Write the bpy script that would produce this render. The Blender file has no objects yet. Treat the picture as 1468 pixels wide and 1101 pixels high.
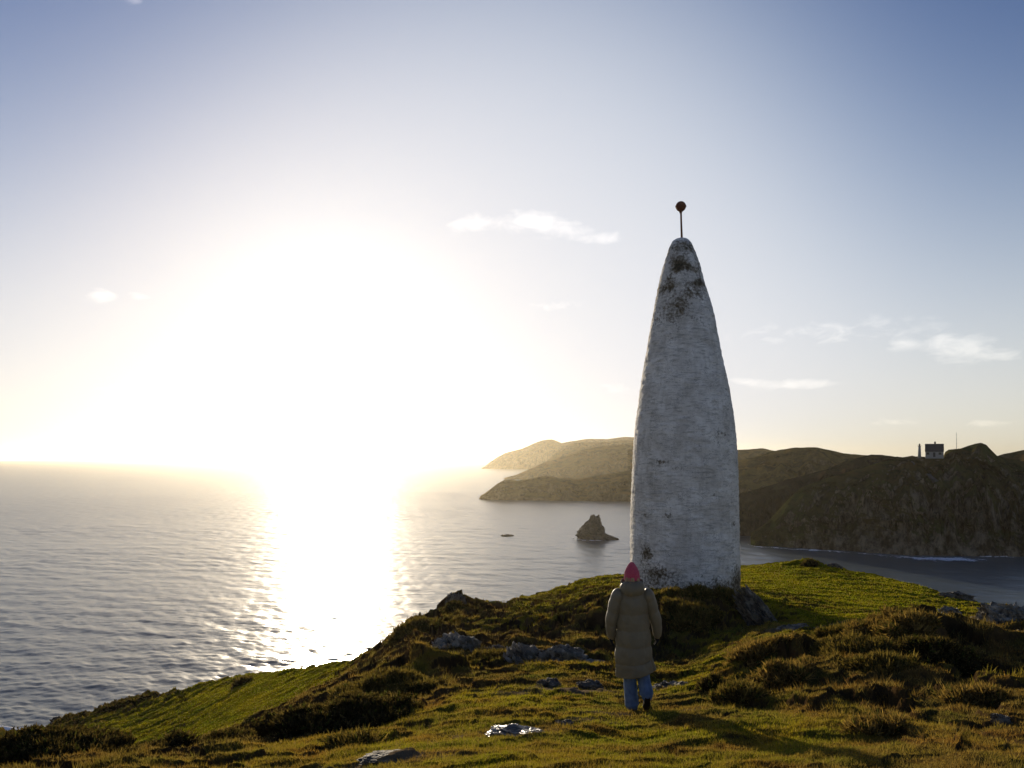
import bpy, bmesh, math, random
import numpy as np
from mathutils import Vector, Matrix

SC = bpy.context.scene
COL = SC.collection
RNG = np.random.default_rng(11)
random.seed(5)
R = math.radians
# ---------------------------------------------------------------- camera frame
F = 1468 * 28.0 / 36.0          # focal length in photo pixels
CX, HZ = 734.0, 655.5           # principal column, eye-level row
SEA = -39.0                     # sea level below the eye
SUN_AZ, SUN_EL = R(-12.7), R(7.5)


def at(px, py, d):
    """photo pixel + distance ahead -> a place in the world"""
    return Vector(((px - CX) / F * d, d, (HZ - py) / F * d))


# ---------------------------------------------------------------- noise (numpy)
_P = np.random.default_rng(3).permutation(256)
_P = np.concatenate([_P, _P, _P])
_G = np.random.default_rng(4).normal(size=(256, 3))
_G /= np.linalg.norm(_G, axis=1)[:, None]


def perlin(x, y, z=0.0):
    x, y, z = np.broadcast_arrays(np.asarray(x, float), np.asarray(y, float), np.asarray(z, float))
    xi, yi, zi = np.floor(x).astype(int), np.floor(y).astype(int), np.floor(z).astype(int)
    xf, yf, zf = x - xi, y - yi, z - zi
    u, v, w = (t * t * t * (t * (t * 6 - 15) + 10) for t in (xf, yf, zf))
    xi, yi, zi = xi & 255, yi & 255, zi & 255

    def g(a, b, c):
        h = _P[_P[_P[(xi + a) & 255] + ((yi + b) & 255)] + ((zi + c) & 255)]
        gr = _G[h]
        return gr[..., 0] * (xf - a) + gr[..., 1] * (yf - b) + gr[..., 2] * (zf - c)
    l = lambda a, b, t: a + t * (b - a)
    return 1.5 * l(l(l(g(0, 0, 0), g(1, 0, 0), u), l(g(0, 1, 0), g(1, 1, 0), u), v),
                   l(l(g(0, 0, 1), g(1, 0, 1), u), l(g(0, 1, 1), g(1, 1, 1), u), v), w)


def fbm(x, y, z=0.0, o=4, gain=0.5, lac=2.03):
    s, a = 0.0, 1.0
    for i in range(o):
        s = s + a * perlin(np.asarray(x) + 17.3 * i, np.asarray(y) - 9.1 * i, np.asarray(z) + 3.7 * i)
        x, y, z, a = np.asarray(x) * lac, np.asarray(y) * lac, np.asarray(z) * lac, a * gain
    return s


def ridged(x, y, z=0.0, o=4):
    s, a = 0.0, 0.5
    for i in range(o):
        s = s + a * (1 - np.abs(perlin(np.asarray(x) + 31.3 * i, y, z)) * 2)
        x, y, z, a = np.asarray(x) * 2.1, np.asarray(y) * 2.1, np.asarray(z) * 2.1, a * 0.5
    return s


def sstep(a, b, t):
    t = np.clip((t - a) / (b - a), 0, 1)
    return t * t * (3 - 2 * t)


# ---------------------------------------------------------------- mesh helpers
def tag(o, label=None, cat=None, group=None, kind=None):
    if label: o['label'] = label
    if cat: o['category'] = cat
    if group: o['group'] = group
    if kind: o['kind'] = kind
    return o


def mesh_np(name, V, faces, mat=None, parent=None, smooth=True, col=None, attrs=None):
    """V (n,3); faces (m,3) or (m,4) int array"""
    V = np.ascontiguousarray(V, dtype=np.float32)
    faces = np.ascontiguousarray(faces, dtype=np.int32)
    k = faces.shape[1]
    me = bpy.data.meshes.new(name)
    me.vertices.add(len(V)); me.vertices.foreach_set('co', V.ravel())
    me.loops.add(faces.size); me.loops.foreach_set('vertex_index', faces.ravel())
    me.polygons.add(len(faces))
    me.polygons.foreach_set('loop_start', np.arange(0, faces.size, k, dtype=np.int32))
    me.polygons.foreach_set('use_smooth', np.full(len(faces), smooth))
    if col is not None:
        c = np.ones((len(V), 4), np.float32); c[:, :3] = col
        a = me.attributes.new('Col', 'FLOAT_COLOR', 'POINT'); a.data.foreach_set('color', c.ravel())
    for n, arr in (attrs or {}).items():
        a = me.attributes.new(n, 'FLOAT', 'POINT'); a.data.foreach_set('value', np.asarray(arr, np.float32).ravel())
    me.update(calc_edges=True); me.validate()
    if mat: me.materials.append(mat)
    o = bpy.data.objects.new(name, me); COL.objects.link(o)
    if parent: o.parent = parent
    return o


def grid_faces(nr, nc, wrap=False):
    i = np.arange(nr - 1)[:, None]
    j = np.arange(nc if wrap else nc - 1)[None, :]
    j2 = (j + 1) % nc
    return np.stack([i * nc + j, i * nc + j2, (i + 1) * nc + j2, (i + 1) * nc + j], -1).reshape(-1, 4)


def mesh_bm(name, bm, mat=None, parent=None, smooth=False):
    me = bpy.data.meshes.new(name)
    bmesh.ops.recalc_face_normals(bm, faces=bm.faces)
    bm.to_mesh(me); bm.free()
    if smooth: me.polygons.foreach_set('use_smooth', [True] * len(me.polygons))
    if mat: me.materials.append(mat)
    o = bpy.data.objects.new(name, me); COL.objects.link(o)
    if parent: o.parent = parent
    return o


def empty(name, loc, label, cat, group=None):
    o = bpy.data.objects.new(name, None); COL.objects.link(o); o.location = loc
    o.empty_display_size = 0.3
    return tag(o, label, cat, group)


def catmull(P, n):
    P = np.asarray(P, float)
    t = np.linspace(0, len(P) - 1, n)
    i = np.clip(t.astype(int), 0, len(P) - 2); f = (t - i)[:, None]
    p0, p1, p2, p3 = P[np.clip(i - 1, 0, None)], P[i], P[i + 1], P[np.clip(i + 2, None, len(P) - 1)]
    return 0.5 * (2 * p1 + (p2 - p0) * f + (2 * p0 - 5 * p1 + 4 * p2 - p3) * f ** 2 + (3 * p1 - p0 - 3 * p2 + p3) * f ** 3)


def loft(rows, ns=40, n=60, puff=None, cap=True):
    """rows: (x,y,z,rx,ry): rings stacked roughly along z or along any path -> V, faces(quads, caps collapsed)"""
    C = catmull(rows, n)
    T = np.gradient(C[:, :3], axis=0)
    T /= np.linalg.norm(T, axis=1)[:, None] + 1e-9
    a = np.linspace(0, 2 * np.pi, ns, endpoint=False)
    X = np.array([1.0, 0, 0])
    B = np.cross(T, X); B /= np.linalg.norm(B, axis=1)[:, None] + 1e-9     # about +-y
    A = np.cross(B, T)
    rx, ry = C[:, 3].copy(), C[:, 4].copy()
    sc = np.ones((n, ns)) if puff is None else puff(C, a)
    V = C[:, None, :3] + A[:, None, :] * (np.cos(a)[None, :] * rx[:, None] * sc)[..., None] \
        + B[:, None, :] * (np.sin(a)[None, :] * ry[:, None] * sc)[..., None]
    V = V.reshape(-1, 3)
    Fq = grid_faces(n, ns, wrap=True)
    if cap:
        V = np.vstack([V, C[0, :3], C[-1, :3]])
        c0, c1 = len(V) - 2, len(V) - 1
        j = np.arange(ns); j2 = (j + 1) % ns
        Fq = np.vstack([Fq, np.stack([np.full(ns, c0), j2, j, j], -1), np.stack([np.full(ns, c1), (n - 1) * ns + j, (n - 1) * ns + j2, (n - 1) * ns + j2], -1)])
    return V, Fq


def quads_obj(name, parts, mat, parent=None, smooth=True):
    """parts: list of (V, F quads, possibly with repeated last index) -> one mesh"""
    bm = bmesh.new()
    for V, Fq in parts:
        vs = [bm.verts.new(v) for v in V]
        for f in Fq:
            ids = list(dict.fromkeys(int(i) for i in f))
            if len(ids) > 2:
                try: bm.faces.new([vs[i] for i in ids])
                except ValueError: pass
    return mesh_bm(name, bm, mat, parent, smooth)


# ---------------------------------------------------------------- materials
def new_mat(name):
    m = bpy.data.materials.new(name); m.use_nodes = True
    nt = m.node_tree; nt.nodes.clear()
    return m, nt, nt.nodes, nt.links


class N:
    """tiny node builder"""
    def __init__(s, nt): s.nt = nt
    def n(s, t, ins=None, **kw):
        nd = s.nt.nodes.new(t)
        for k, v in kw.items(): setattr(nd, k, v)
        for k, v in (ins or {}).items():
            sock = nd.inputs[k]
            if isinstance(v, bpy.types.NodeSocket): s.nt.links.new(v, sock)
            else: sock.default_value = v
        return nd
    def math(s, op, a, b=0.0, c=None, clamp=False):
        nd = s.n('ShaderNodeMath', operation=op, use_clamp=clamp)
        for i, v in enumerate((a, b, c)):
            if v is None: continue
            if isinstance(v, bpy.types.NodeSocket): s.nt.links.new(v, nd.inputs[i])
            else: nd.inputs[i].default_value = v
        return nd.outputs[0]
    def noise(s, vec, scale, detail=4, rough=0.55, dist=0.0, out='Fac'):
        nd = s.n('ShaderNodeTexNoise', {'Scale': scale, 'Detail': detail, 'Roughness': rough, 'Distortion': dist})
        if vec is not None: s.nt.links.new(vec, nd.inputs['Vector'])
        return nd.outputs[out]
    def ramp(s, fac, stops):
        nd = s.n('ShaderNodeValToRGB', {'Fac': fac})
        el = nd.color_ramp.elements
        while len(el) < len(stops): el.new(0.5)
        for e, (p, c) in zip(el, stops):
            e.position = p; e.color = (c, c, c, 1) if not isinstance(c, (tuple, list)) else (*c[:3], 1)
        return nd.outputs['Color']
    def mix(s, fac, a, b, blend='MIX'):
        nd = s.n('ShaderNodeMix', data_type='RGBA', blend_type=blend)
        for i, v in ((0, fac), (6, a), (7, b)):
            if isinstance(v, bpy.types.NodeSocket): s.nt.links.new(v, nd.inputs[i])
            else: nd.inputs[i].default_value = v if i == 0 else (*v[:3], 1)
        return nd.outputs[2]
    def mapping(s, vec, scale=(1, 1, 1), rot=(0, 0, 0)):
        nd = s.n('ShaderNodeMapping', {'Scale': scale, 'Rotation': rot}); s.nt.links.new(vec, nd.inputs['Vector'])
        return nd.outputs[0]
    def bump(s, h, strength=0.5, dist=0.05, normal=None):
        nd = s.n('ShaderNodeBump', {'Strength': strength, 'Distance': dist, 'Height': h})
        if normal is not None: s.nt.links.new(normal, nd.inputs['Normal'])
        return nd.outputs[0]


def finish(nt, shader):
    o = nt.nodes.new('ShaderNodeOutputMaterial'); nt.links.new(shader, o.inputs['Surface'])


def principled(b, color, rough=0.8, normal=None, spec=0.3, **kw):
    ins = {'Base Color': color if isinstance(color, bpy.types.NodeSocket) else (*color[:3], 1), 'Roughness': rough, 'Specular IOR Level': spec}
    if normal is not None: ins['Normal'] = normal
    ins.update(kw)
    return b.n('ShaderNodeBsdfPrincipled', ins).outputs[0]


def simple_mat(name, c1, c2, scale=20, rough=0.8, bump=0.0, bdist=0.01, spec=0.3, **kw):
    m, nt, _, _ = new_mat(name); b = N(nt)
    tc = b.n('ShaderNodeTexCoord').outputs['Object']
    f = b.noise(tc, scale, 5, 0.6)
    c = b.mix(b.ramp(f, [(0.3, 0.0), (0.7, 1.0)]), c1, c2)
    nrm = b.bump(b.noise(tc, scale * 2.5, 4), bump, bdist) if bump else None
    finish(nt, principled(b, c, rough, nrm, spec, **kw)); return m


def mat_ground():
    m, nt, _, _ = new_mat('turf_soil'); b = N(nt)
    pos = b.n('ShaderNodeNewGeometry').outputs['Position']
    col = b.n('ShaderNodeAttribute', attribute_name='Col').outputs['Color']
    n1 = b.noise(pos, 6.0, 6, 0.65)
    n2 = b.noise(pos, 38.0, 4, 0.7)
    c = b.mix(b.ramp(n1, [(0.3, 0.0), (0.7, 1.0)]), b.mix(1.0, col, (0.62, 0.60, 0.55), 'MULTIPLY'), b.mix(1.0, col, (1.3, 1.25, 1.1), 'MULTIPLY'))
    c = b.mix(b.math('MULTIPLY', b.ramp(n2, [(0.35, 0.0), (0.7, 1.0)]), 0.6), c, b.mix(1.0, col, (1.5, 1.2, 0.8), 'MULTIPLY'))
    h = b.math('ADD', b.math('MULTIPLY', n1, 0.5), b.math('MULTIPLY', n2, 0.35))
    h = b.math('ADD', h, b.math('MULTIPLY', b.noise(pos, 140.0, 2), 0.1))
    finish(nt, b.n('ShaderNodeBsdfDiffuse', {'Color': c, 'Normal': b.bump(h, 0.9, 0.06)}).outputs[0]); return m


def mat_blades(name='grass_blades', trans=0.45):
    m, nt, _, _ = new_mat(name); b = N(nt)
    col = b.n('ShaderNodeAttribute', attribute_name='Col').outputs['Color']
    d = b.n('ShaderNodeBsdfDiffuse', {'Color': col}).outputs[0]
    tcol = b.mix(1.0, col, (1.5, 1.45, 0.8), 'MULTIPLY')
    t = b.n('ShaderNodeBsdfTranslucent', {'Color': tcol}).outputs[0]
    mx = b.n('ShaderNodeMixShader', {0: trans, 1: d, 2: t}).outputs[0]
    finish(nt, mx); return m


def mat_rock(name='schist', dark=(0.045, 0.036, 0.024), mid=(0.13, 0.108, 0.078), pale=(0.26, 0.225, 0.17), rough=0.75, tilt=0.6, scale=1.0, moss=0.3):
    m, nt, _, _ = new_mat(name); b = N(nt)
    tc = b.n('ShaderNodeTexCoord').outputs['Object']
    st = b.mapping(tc, (1.5 * scale, 7.0 * scale, 1.5 * scale), (0.3, tilt, 0.5))
    n1 = b.noise(st, 1.6, 7, 0.65, 0.4)
    n2 = b.noise(tc, 3.5 * scale, 6, 0.65)
    n3 = b.noise(tc, 9.0 * scale, 5, 0.7)
    c = b.mix(b.ramp(n1, [(0.42, 0.0), (0.54, 1.0)]), dark, mid)
    c = b.mix(b.ramp(n2, [(0.5, 0.0), (0.62, 0.85)]), c, pale)
    c = b.mix(b.ramp(n3, [(0.6, 0.0), (0.72, 0.7)]), c, (0.05, 0.045, 0.035))
    mo = b.math('MULTIPLY', b.ramp(b.noise(tc, 2.1 * scale, 4), [(0.52, 0.0), (0.6, 1.0)]), moss)
    c = b.mix(mo, c, (0.09, 0.075, 0.025))
    h = b.math('ADD', n1, b.math('MULTIPLY', n3, 0.35))
    finish(nt, principled(b, c, rough, b.bump(h, 0.8, 0.05 / scale), 0.35)); return m


def mat_hill(name, grass=(0.060, 0.072, 0.020), brown=(0.112, 0.066, 0.026), rock=(0.150, 0.118, 0.080), s=1.0):
    m, nt, _, _ = new_mat(name); b = N(nt)
    geo = b.n('ShaderNodeNewGeometry')
    pos = geo.outputs['Position']
    sep = b.n('ShaderNodeSeparateXYZ', {0: pos}).outputs[2]
    steep = b.n('ShaderNodeAttribute', attribute_name='steep').outputs['Fac']
    n1 = b.noise(pos, 0.03 * s, 6, 0.6); n2 = b.noise(pos, 0.16 * s, 6, 0.65)
    c = b.mix(b.ramp(n1, [(0.38, 0.0), (0.62, 1.0)]), grass, brown)
    c = b.mix(b.ramp(n2, [(0.46, 0.0), (0.62, 0.85)]), c, (0.028, 0.026, 0.012))
    c = b.mix(b.math('MULTIPLY', b.ramp(b.noise(pos, 0.075 * s, 4, 0.6), [(0.55, 0.0), (0.66, 1.0)]), .6), c, (0.105, 0.088, 0.032))
    stt = b.mapping(pos, (0.30 * s, 0.30 * s, 0.14 * s), (0.0, 0.35, 0))
    n3 = b.noise(stt, 1.0, 6, 0.7)
    rk = b.mix(b.ramp(n3, [(0.40, 0.0), (0.60, 1.0)]), (rock[0] * 0.22, rock[1] * 0.22, rock[2] * 0.22), (rock[0] * 1.5, rock[1] * 1.5, rock[2] * 1.5))
    fac = b.ramp(b.math('ADD', steep, b.math('MULTIPLY', b.math('SUBTRACT', n2, 0.5), 0.5)), [(0.42, 0.0), (0.6, 1.0)])
    c = b.mix(fac, c, rk)
    h = b.math('ADD', n3, n2)
    finish(nt, b.n('ShaderNodeBsdfDiffuse', {'Color': c, 'Normal': b.bump(h, 0.9, 2.0)}).outputs[0]); return m


def mat_whitewash():
    m, nt, _, _ = new_mat('whitewashed_masonry'); b = N(nt)
    tc = b.n('ShaderNodeTexCoord').outputs['Object']
    gr = b.n('ShaderNodeAttribute', attribute_name='grime').outputs['Fac']
    course = b.noise(b.mapping(tc, (1.6, 1.6, 9.0)), 1.5, 6, 0.7, 0.3)
    fine = b.noise(tc, 9.0, 6, 0.7)
    blot = b.noise(tc, 1.0, 7, 0.68, 0.6)
    drip = b.noise(b.mapping(tc, (4.5, 4.5, 0.35)), 1.5, 5, 0.65)
    vfine = b.noise(b.mapping(tc, (1, 1, 1.8)), 26.0, 4, 0.7)
    c = b.mix(b.ramp(blot, [(0.38, 0.0), (0.62, 1.0)]), (0.68, 0.64, 0.575), (0.95, 0.92, 0.86))
    c = b.mix(b.math('MULTIPLY', b.ramp(drip, [(0.48, 0.0), (0.75, 1.0)]), 0.3), c, (0.34, 0.30, 0.22))
    c = b.mix(b.math('MULTIPLY', b.ramp(course, [(0.5, 0.0), (0.66, 1.0)]), 0.75), c, (0.32, 0.30, 0.26))
    c = b.mix(b.math('MULTIPLY', b.ramp(b.math('ADD', vfine, b.math('MULTIPLY', b.math('SUBTRACT', b.noise(tc, 2.2, 4, 0.6), 0.5), 0.45)), [(0.56, 0.0), (0.66, 1.0)]), 0.75), c, (0.17, 0.15, 0.12))
    # lichen and bare stone where the limewash has gone
    f = b.math('ADD', b.math('MULTIPLY', fine, 0.62), b.math('MULTIPLY', blot, 0.38))
    t = b.math('SUBTRACT', b.math('ADD', f, b.math('MULTIPLY', gr, 0.40)), 0.0)
    c = b.mix(b.ramp(t, [(0.60, 0.0), (0.655, 0.55), (0.74, 1.0)]), c, (0.15, 0.118, 0.072))
    c = b.mix(b.ramp(t, [(0.74, 0.0), (0.84, 0.9)]), c, (0.035, 0.029, 0.02))
    h = b.math('ADD', b.math('MULTIPLY', course, 0.9), b.math('MULTIPLY', fine, 0.6))
    h = b.math('ADD', h, b.math('MULTIPLY', vfine, 0.2))
    finish(nt, principled(b, c, 0.85, b.bump(h, 0.75, 0.06), 0.2)); return m


def mat_sea():
    m, nt, _, _ = new_mat('sea_water'); b = N(nt)
    pos = b.n('ShaderNodeNewGeometry').outputs['Position']
    w1 = b.noise(b.mapping(pos, (0.75, 1.25, 1), (0, 0, -0.2)), 0.55, 5, 0.62, 0.3)
    w2 = b.noise(b.mapping(pos, (0.8, 1.2, 1), (0, 0, 0.35)), 0.16, 4, 0.6, 0.2)
    w3 = b.noise(b.mapping(pos, (0.7, 1.3, 1), (0, 0, 0.1)), 1.6, 4, 0.65, 0.3)
    h = b.math('ADD', b.math('ADD', b.math('MULTIPLY', w1, 0.55), b.math('MULTIPLY', w2, 1.1)), b.math('MULTIPLY', w3, 0.5))
    rgh = b.n('ShaderNodeAttribute', attribute_name='ruffle').outputs['Fac']
    nrm = b.bump(h, 0.20, 0.7)
    c = b.mix(b.noise(pos, 0.01, 3), (0.066, 0.092, 0.096), (0.095, 0.122, 0.122))
    s1 = principled(b, c, rgh, nrm, 0.5, IOR=1.333)
    s2 = principled(b, c, 0.38, nrm, 0.5, IOR=1.333)          # the finest ripples scatter the light more widely
    finish(nt, b.n('ShaderNodeMixShader', {0: 0.30, 1: s1, 2: s2}).outputs[0]); return m


def mat_foam():
    m, nt, _, _ = new_mat('surf_foam'); b = N(nt)
    pos = b.n('ShaderNodeNewGeometry').outputs['Position']
    e = b.n('ShaderNodeAttribute', attribute_name='edge').outputs['Fac']
    n = b.noise(b.mapping(pos, (0.4, 0.7, 1)), 0.9, 6, 0.7, 0.8)
    a = b.ramp(b.math('ADD', n, b.math('MULTIPLY', b.math('SUBTRACT', e, 0.5), 0.55)), [(0.36, 0.0), (0.54, 0.95)])
    d = principled(b, (0.88, 0.89, 0.9), 0.9)
    tr = b.n('ShaderNodeBsdfTransparent').outputs[0]
    finish(nt, b.n('ShaderNodeMixShader', {0: a, 1: tr, 2: d}).outputs[0]); return m


M_GROUND, M_GRASS = mat_ground(), mat_blades()
M_HEATH = mat_blades('heath_twigs', 0.42)
M_ROCK = mat_rock()
M_PALE = mat_rock('lichened_schist', (0.08, 0.066, 0.046), (0.22, 0.195, 0.15), (0.44, 0.40, 0.33), moss=0.5)
M_WET = mat_rock('wet_schist', (0.05, 0.045, 0.04), (0.13, 0.12, 0.11), (0.22, 0.21, 0.20), rough=0.22, moss=0.0)
M_STACK = mat_rock('sea_stack_rock', (0.035, 0.03, 0.022), (0.085, 0.07, 0.05), (0.13, 0.11, 0.08), tilt=1.1, scale=0.14, moss=0.2)
M_WHITE = mat_whitewash()

# ---------------------------------------------------------------- terrain
# photo column, row, distance, greenness, hummockiness
CP = [
    # far rim of the headland
    (-500, 1090, 52, .5, .6), (-200, 1065, 62, .6, .6), (0, 1052, 72, .5, .7), (60, 1045, 68, .6, .7), (150, 1016, 62, .55, .8), (230, 993, 58, .6, .75), (300, 977, 54, .9, .35),
    (420, 959, 46, .95, .3), (500, 946, 41, .8, .3), (560, 928, 37, .35, .9), (620, 893, 37, .25, 1), (650, 877, 38, .25, 1), (700, 870, 40, .6, .6),
    (780, 850, 44, .7, .35), (850, 828, 48, .8, .3), (905, 823, 52, .8, .3), (980, 818, 56, .9, .2), (1060, 811, 60, .95, .15), (1120, 806, 60, .9, .25),
    (1160, 803, 60, .8, .4), (1200, 812, 60, .95, .2), (1250, 824, 58, .95, .15), (1350, 849, 50, .9, .3), (1400, 866, 46, .8, .4), (1468, 872, 42, .6, .5), (1700, 900, 36, .5, .5),
    # left green terrace
    (250, 1050, 42, 1, .24), (150, 1062, 45, 1, .26), (60, 1075, 46, .8, .3), (400, 1000, 38, 1, .12), (330, 1020, 40, 1, .12), (450, 972, 38, 1, .14), (440, 1010, 30, .9, .15), (350, 1050, 27, .8, .2), (300, 1000, 47, 1, .15), (370, 985, 43, 1, .1), (200, 1035, 50, 1, .26),
    # lip of the plateau on the left
    (490, 985, 21, .25, .8), (430, 1020, 16, .2, .9), (350, 1062, 13, .2, .9), (250, 1080, 11, .25, .8), (120, 1098, 9.2, .3, .8), (0, 1100, 9.0, .3, .8), (-300, 1130, 9.0, .3, .8),
    (560, 960, 22, .2, .9), (520, 1040, 10.5, .45, .6), (600, 1000, 12.5, .3, .8), (660, 965, 16, .35, .7),
    # plateau
    (700, 1000, 10.7, .6, .32), (700, 1050, 7.5, .55, .28), (620, 1060, 7.3, .5, .32), (560, 1088, 5.9, .5, .35), (800, 985, 12, .6, .32), (900, 1050, 7.3, .6, .25), (908, 1014, 9.3, .6, .3), (740, 1097, 5.2, .6, .25), (900, 1097, 5.05, .6, .25),
    (1100, 1052, 6.9, .55, .28), (1100, 1097, 5.1, .6, .25), (1240, 1090, 5.3, .5, .28), (1300, 1050, 6.5, .35, .42), (1440, 1095, 4.9, .4, .42), (1440, 1030, 7.2, .3, .6), (1700, 1080, 5, .35, .6),
    # dip before the beacon
    (850, 962, 15, .55, .6), (790, 948, 18, .3, .7), (640, 945, 21, .25, .8), (980, 982, 13.5, .7, .3), (985, 957, 19, .8, .25), (970, 935, 25.5, .5, .5), (1050, 935, 20, .6, .4), (1060, 965, 13, .5, .5),
    (900, 955, 19, .6, .5), (890, 925, 25, .4, .6), (1030, 912, 26, .55, .4),
    # knoll under the beacon
    (960, 868, 29, .25, .8), (1020, 868, 29, .3, .8), (900, 868, 29, .35, .8), (1060, 865, 30, .4, .6), (985, 850, 34.5, .5, .4), (1058, 850, 34.5, .8, .3), (985, 838, 40, .7, .3),
    (1090, 900, 26, .5, .4), (1090, 868, 31, .7, .3),
    # left shoulder
    (850, 920, 24, .4, .8), (860, 886, 28, .5, .7), (860, 850, 36, .75, .4), (820, 895, 28, .55, .7), (780, 872, 36, .7, .5), (700, 902, 30, .6, .6), (720, 925, 25, .35, .8), (650, 932, 23, .2, 1), (600, 925, 28, .15, 1), (540, 945, 30, .25, .9),
    # right
    (1100, 912, 22, .6, .35), (1200, 885, 28, .95, .15), (1300, 872, 33, .95, .15), (1150, 842, 42, 1, .1), (1300, 842, 48, 1, .1), (1100, 822, 52, 1, .1), (1230, 858, 38, 1, .1), (1400, 880, 33, .8, .3), (1468, 890, 26, .5, .6),
    (1250, 992, 9.5, .3, .9), (1150, 975, 11.5, .4, .9), (1150, 940, 15, .4, .8), (1280, 945, 13, .25, .9), (1400, 945, 12.5, .2, .9), (1440, 955, 12, .25, .8), (1440, 915, 17, .35, .7), (1380, 900, 21, .5, .6), (1600, 930, 14, .4, .6), (1600, 985, 9, .3, .6),
]
CP = np.array(CP, float)
cx_ = (CP[:, 0] - CX) / F * CP[:, 2]; cz_ = (HZ - CP[:, 1]) / F * CP[:, 2]
cth, crr = np.arctan2(cx_, CP[:, 2]), np.hypot(cx_, CP[:, 2])
ext = []                                   # round the back, where the photographer stands
for deg in (-150, -110, -80, 75, 105, 150, 180, -180):
    for r_, z_ in ((2, -1.65), (6, -1.75), (20, -2.6), (50, -7.0)):
        ext.append((R(deg), r_, z_, .5, .5))
for deg in (-60, -30, 0, 30, 60):
    ext.append((R(deg), 1.2, -1.68, .5, .4)); ext.append((R(deg), 3.2, -1.74, .5, .4))
ext = np.array(ext)
TH = np.concatenate([cth, ext[:, 0]]); LR = np.log(np.concatenate([crr, ext[:, 1]]))
ZZ = np.concatenate([cz_, ext[:, 2]]); GG = np.concatenate([CP[:, 3], ext[:, 3]]); HH = np.concatenate([CP[:, 4], ext[:, 4]])
KA, CC = 2.2, 0.10
PTS = np.stack([TH * KA, LR], 1)


def mq(a, b):
    d = a[:, None, :] - b[None, :, :]
    return np.sqrt((d ** 2).sum(-1) + CC ** 2)


K = mq(PTS, PTS)
n_ = len(PTS)
A_ = np.zeros((n_ + 3, n_ + 3)); A_[:n_, :n_] = K - 0.0 * np.eye(n_)
A_[:n_, n_] = 1; A_[:n_, n_ + 1:] = PTS; A_[n_:, :n_] = A_[:n_, n_:].T
A_[:n_, :n_] -= 0.012 * np.eye(n_)
WZ = np.linalg.solve(A_, np.concatenate([ZZ, np.zeros(3)]))

EDGE = [(-900, 44), (-500, 52), (-200, 62), (0, 72), (60, 68), (150, 62), (230, 58), (300, 54), (420, 46), (500, 41), (560, 37), (620, 37), (650, 38), (700, 40), (780, 44), (850, 48),
        (905, 52), (980, 56), (1060, 60), (1160, 60), (1250, 58), (1350, 50), (1400, 46), (1468, 42), (1700, 36), (2300, 36)]
E_ = np.array(EDGE, float)
eth = np.arctan((E_[:, 0] - CX) / F); er = E_[:, 1] / np.cos(eth)
eth = np.concatenate([[-np.pi, -1.9], eth, [1.6, np.pi]]); er = np.concatenate([[75, 60], er, [50, 75]])

# hummocks and banks: column, row of top, distance, height, half width, half depth
MOUNDS = [(1292, 935, 13.2, .50, 1.2, .9), (1215, 950, 13.0, .24, .9, .7), (1370, 945, 13.0, .26, 1.2, 1.0), (1130, 955, 12.5, .18, .8, .4), (1180, 975, 11.2, .2, .6, .35), (1260, 960, 11.6, .18, .5, .5), (1330, 950, 12.2, .2, .5, .6), (1120, 962, 12.6, .35, .9, .6), (1175, 985, 10.6, .28, .7, .5),
          (1050, 872, 29.5, .2, 1.2, .8), (985, 872, 29.3, .2, 1.0, .8), (925, 872, 29, .3, 1.1, .9), (1010, 888, 27.6, .28, 1.6, .6), (940, 890, 27.5, .35, 1.0, .7),
          (655, 890, 36, .55, 1.0, .9), (600, 920, 33, .6, 1.6, 1.2), (840, 905, 26.5, .45, 1.5, .5), (880, 895, 28, .4, 1.2, .6), (790, 905, 28, .35, 1.8, .6),
          (590, 985, 16, .55, 1.1, .9), (1158, 808, 58, .5, .9, 1.0), (700, 948, 21, .3, 1.5, .5), (820, 950, 17, .3, 1.4, .5), (1440, 935, 15, .5, 1.2, 1.0), (560, 965, 20, .45, 1.3, .8)]
HASH = [0]


def lerp_mask(th, lr, vals):
    p = np.stack([th * KA, lr], 1)
    w = 1.0 / (mq(p, PTS) ** 2 - CC ** 2 + 0.004) ** 1.5
    return (w * vals).sum(1) / w.sum(1)


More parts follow.
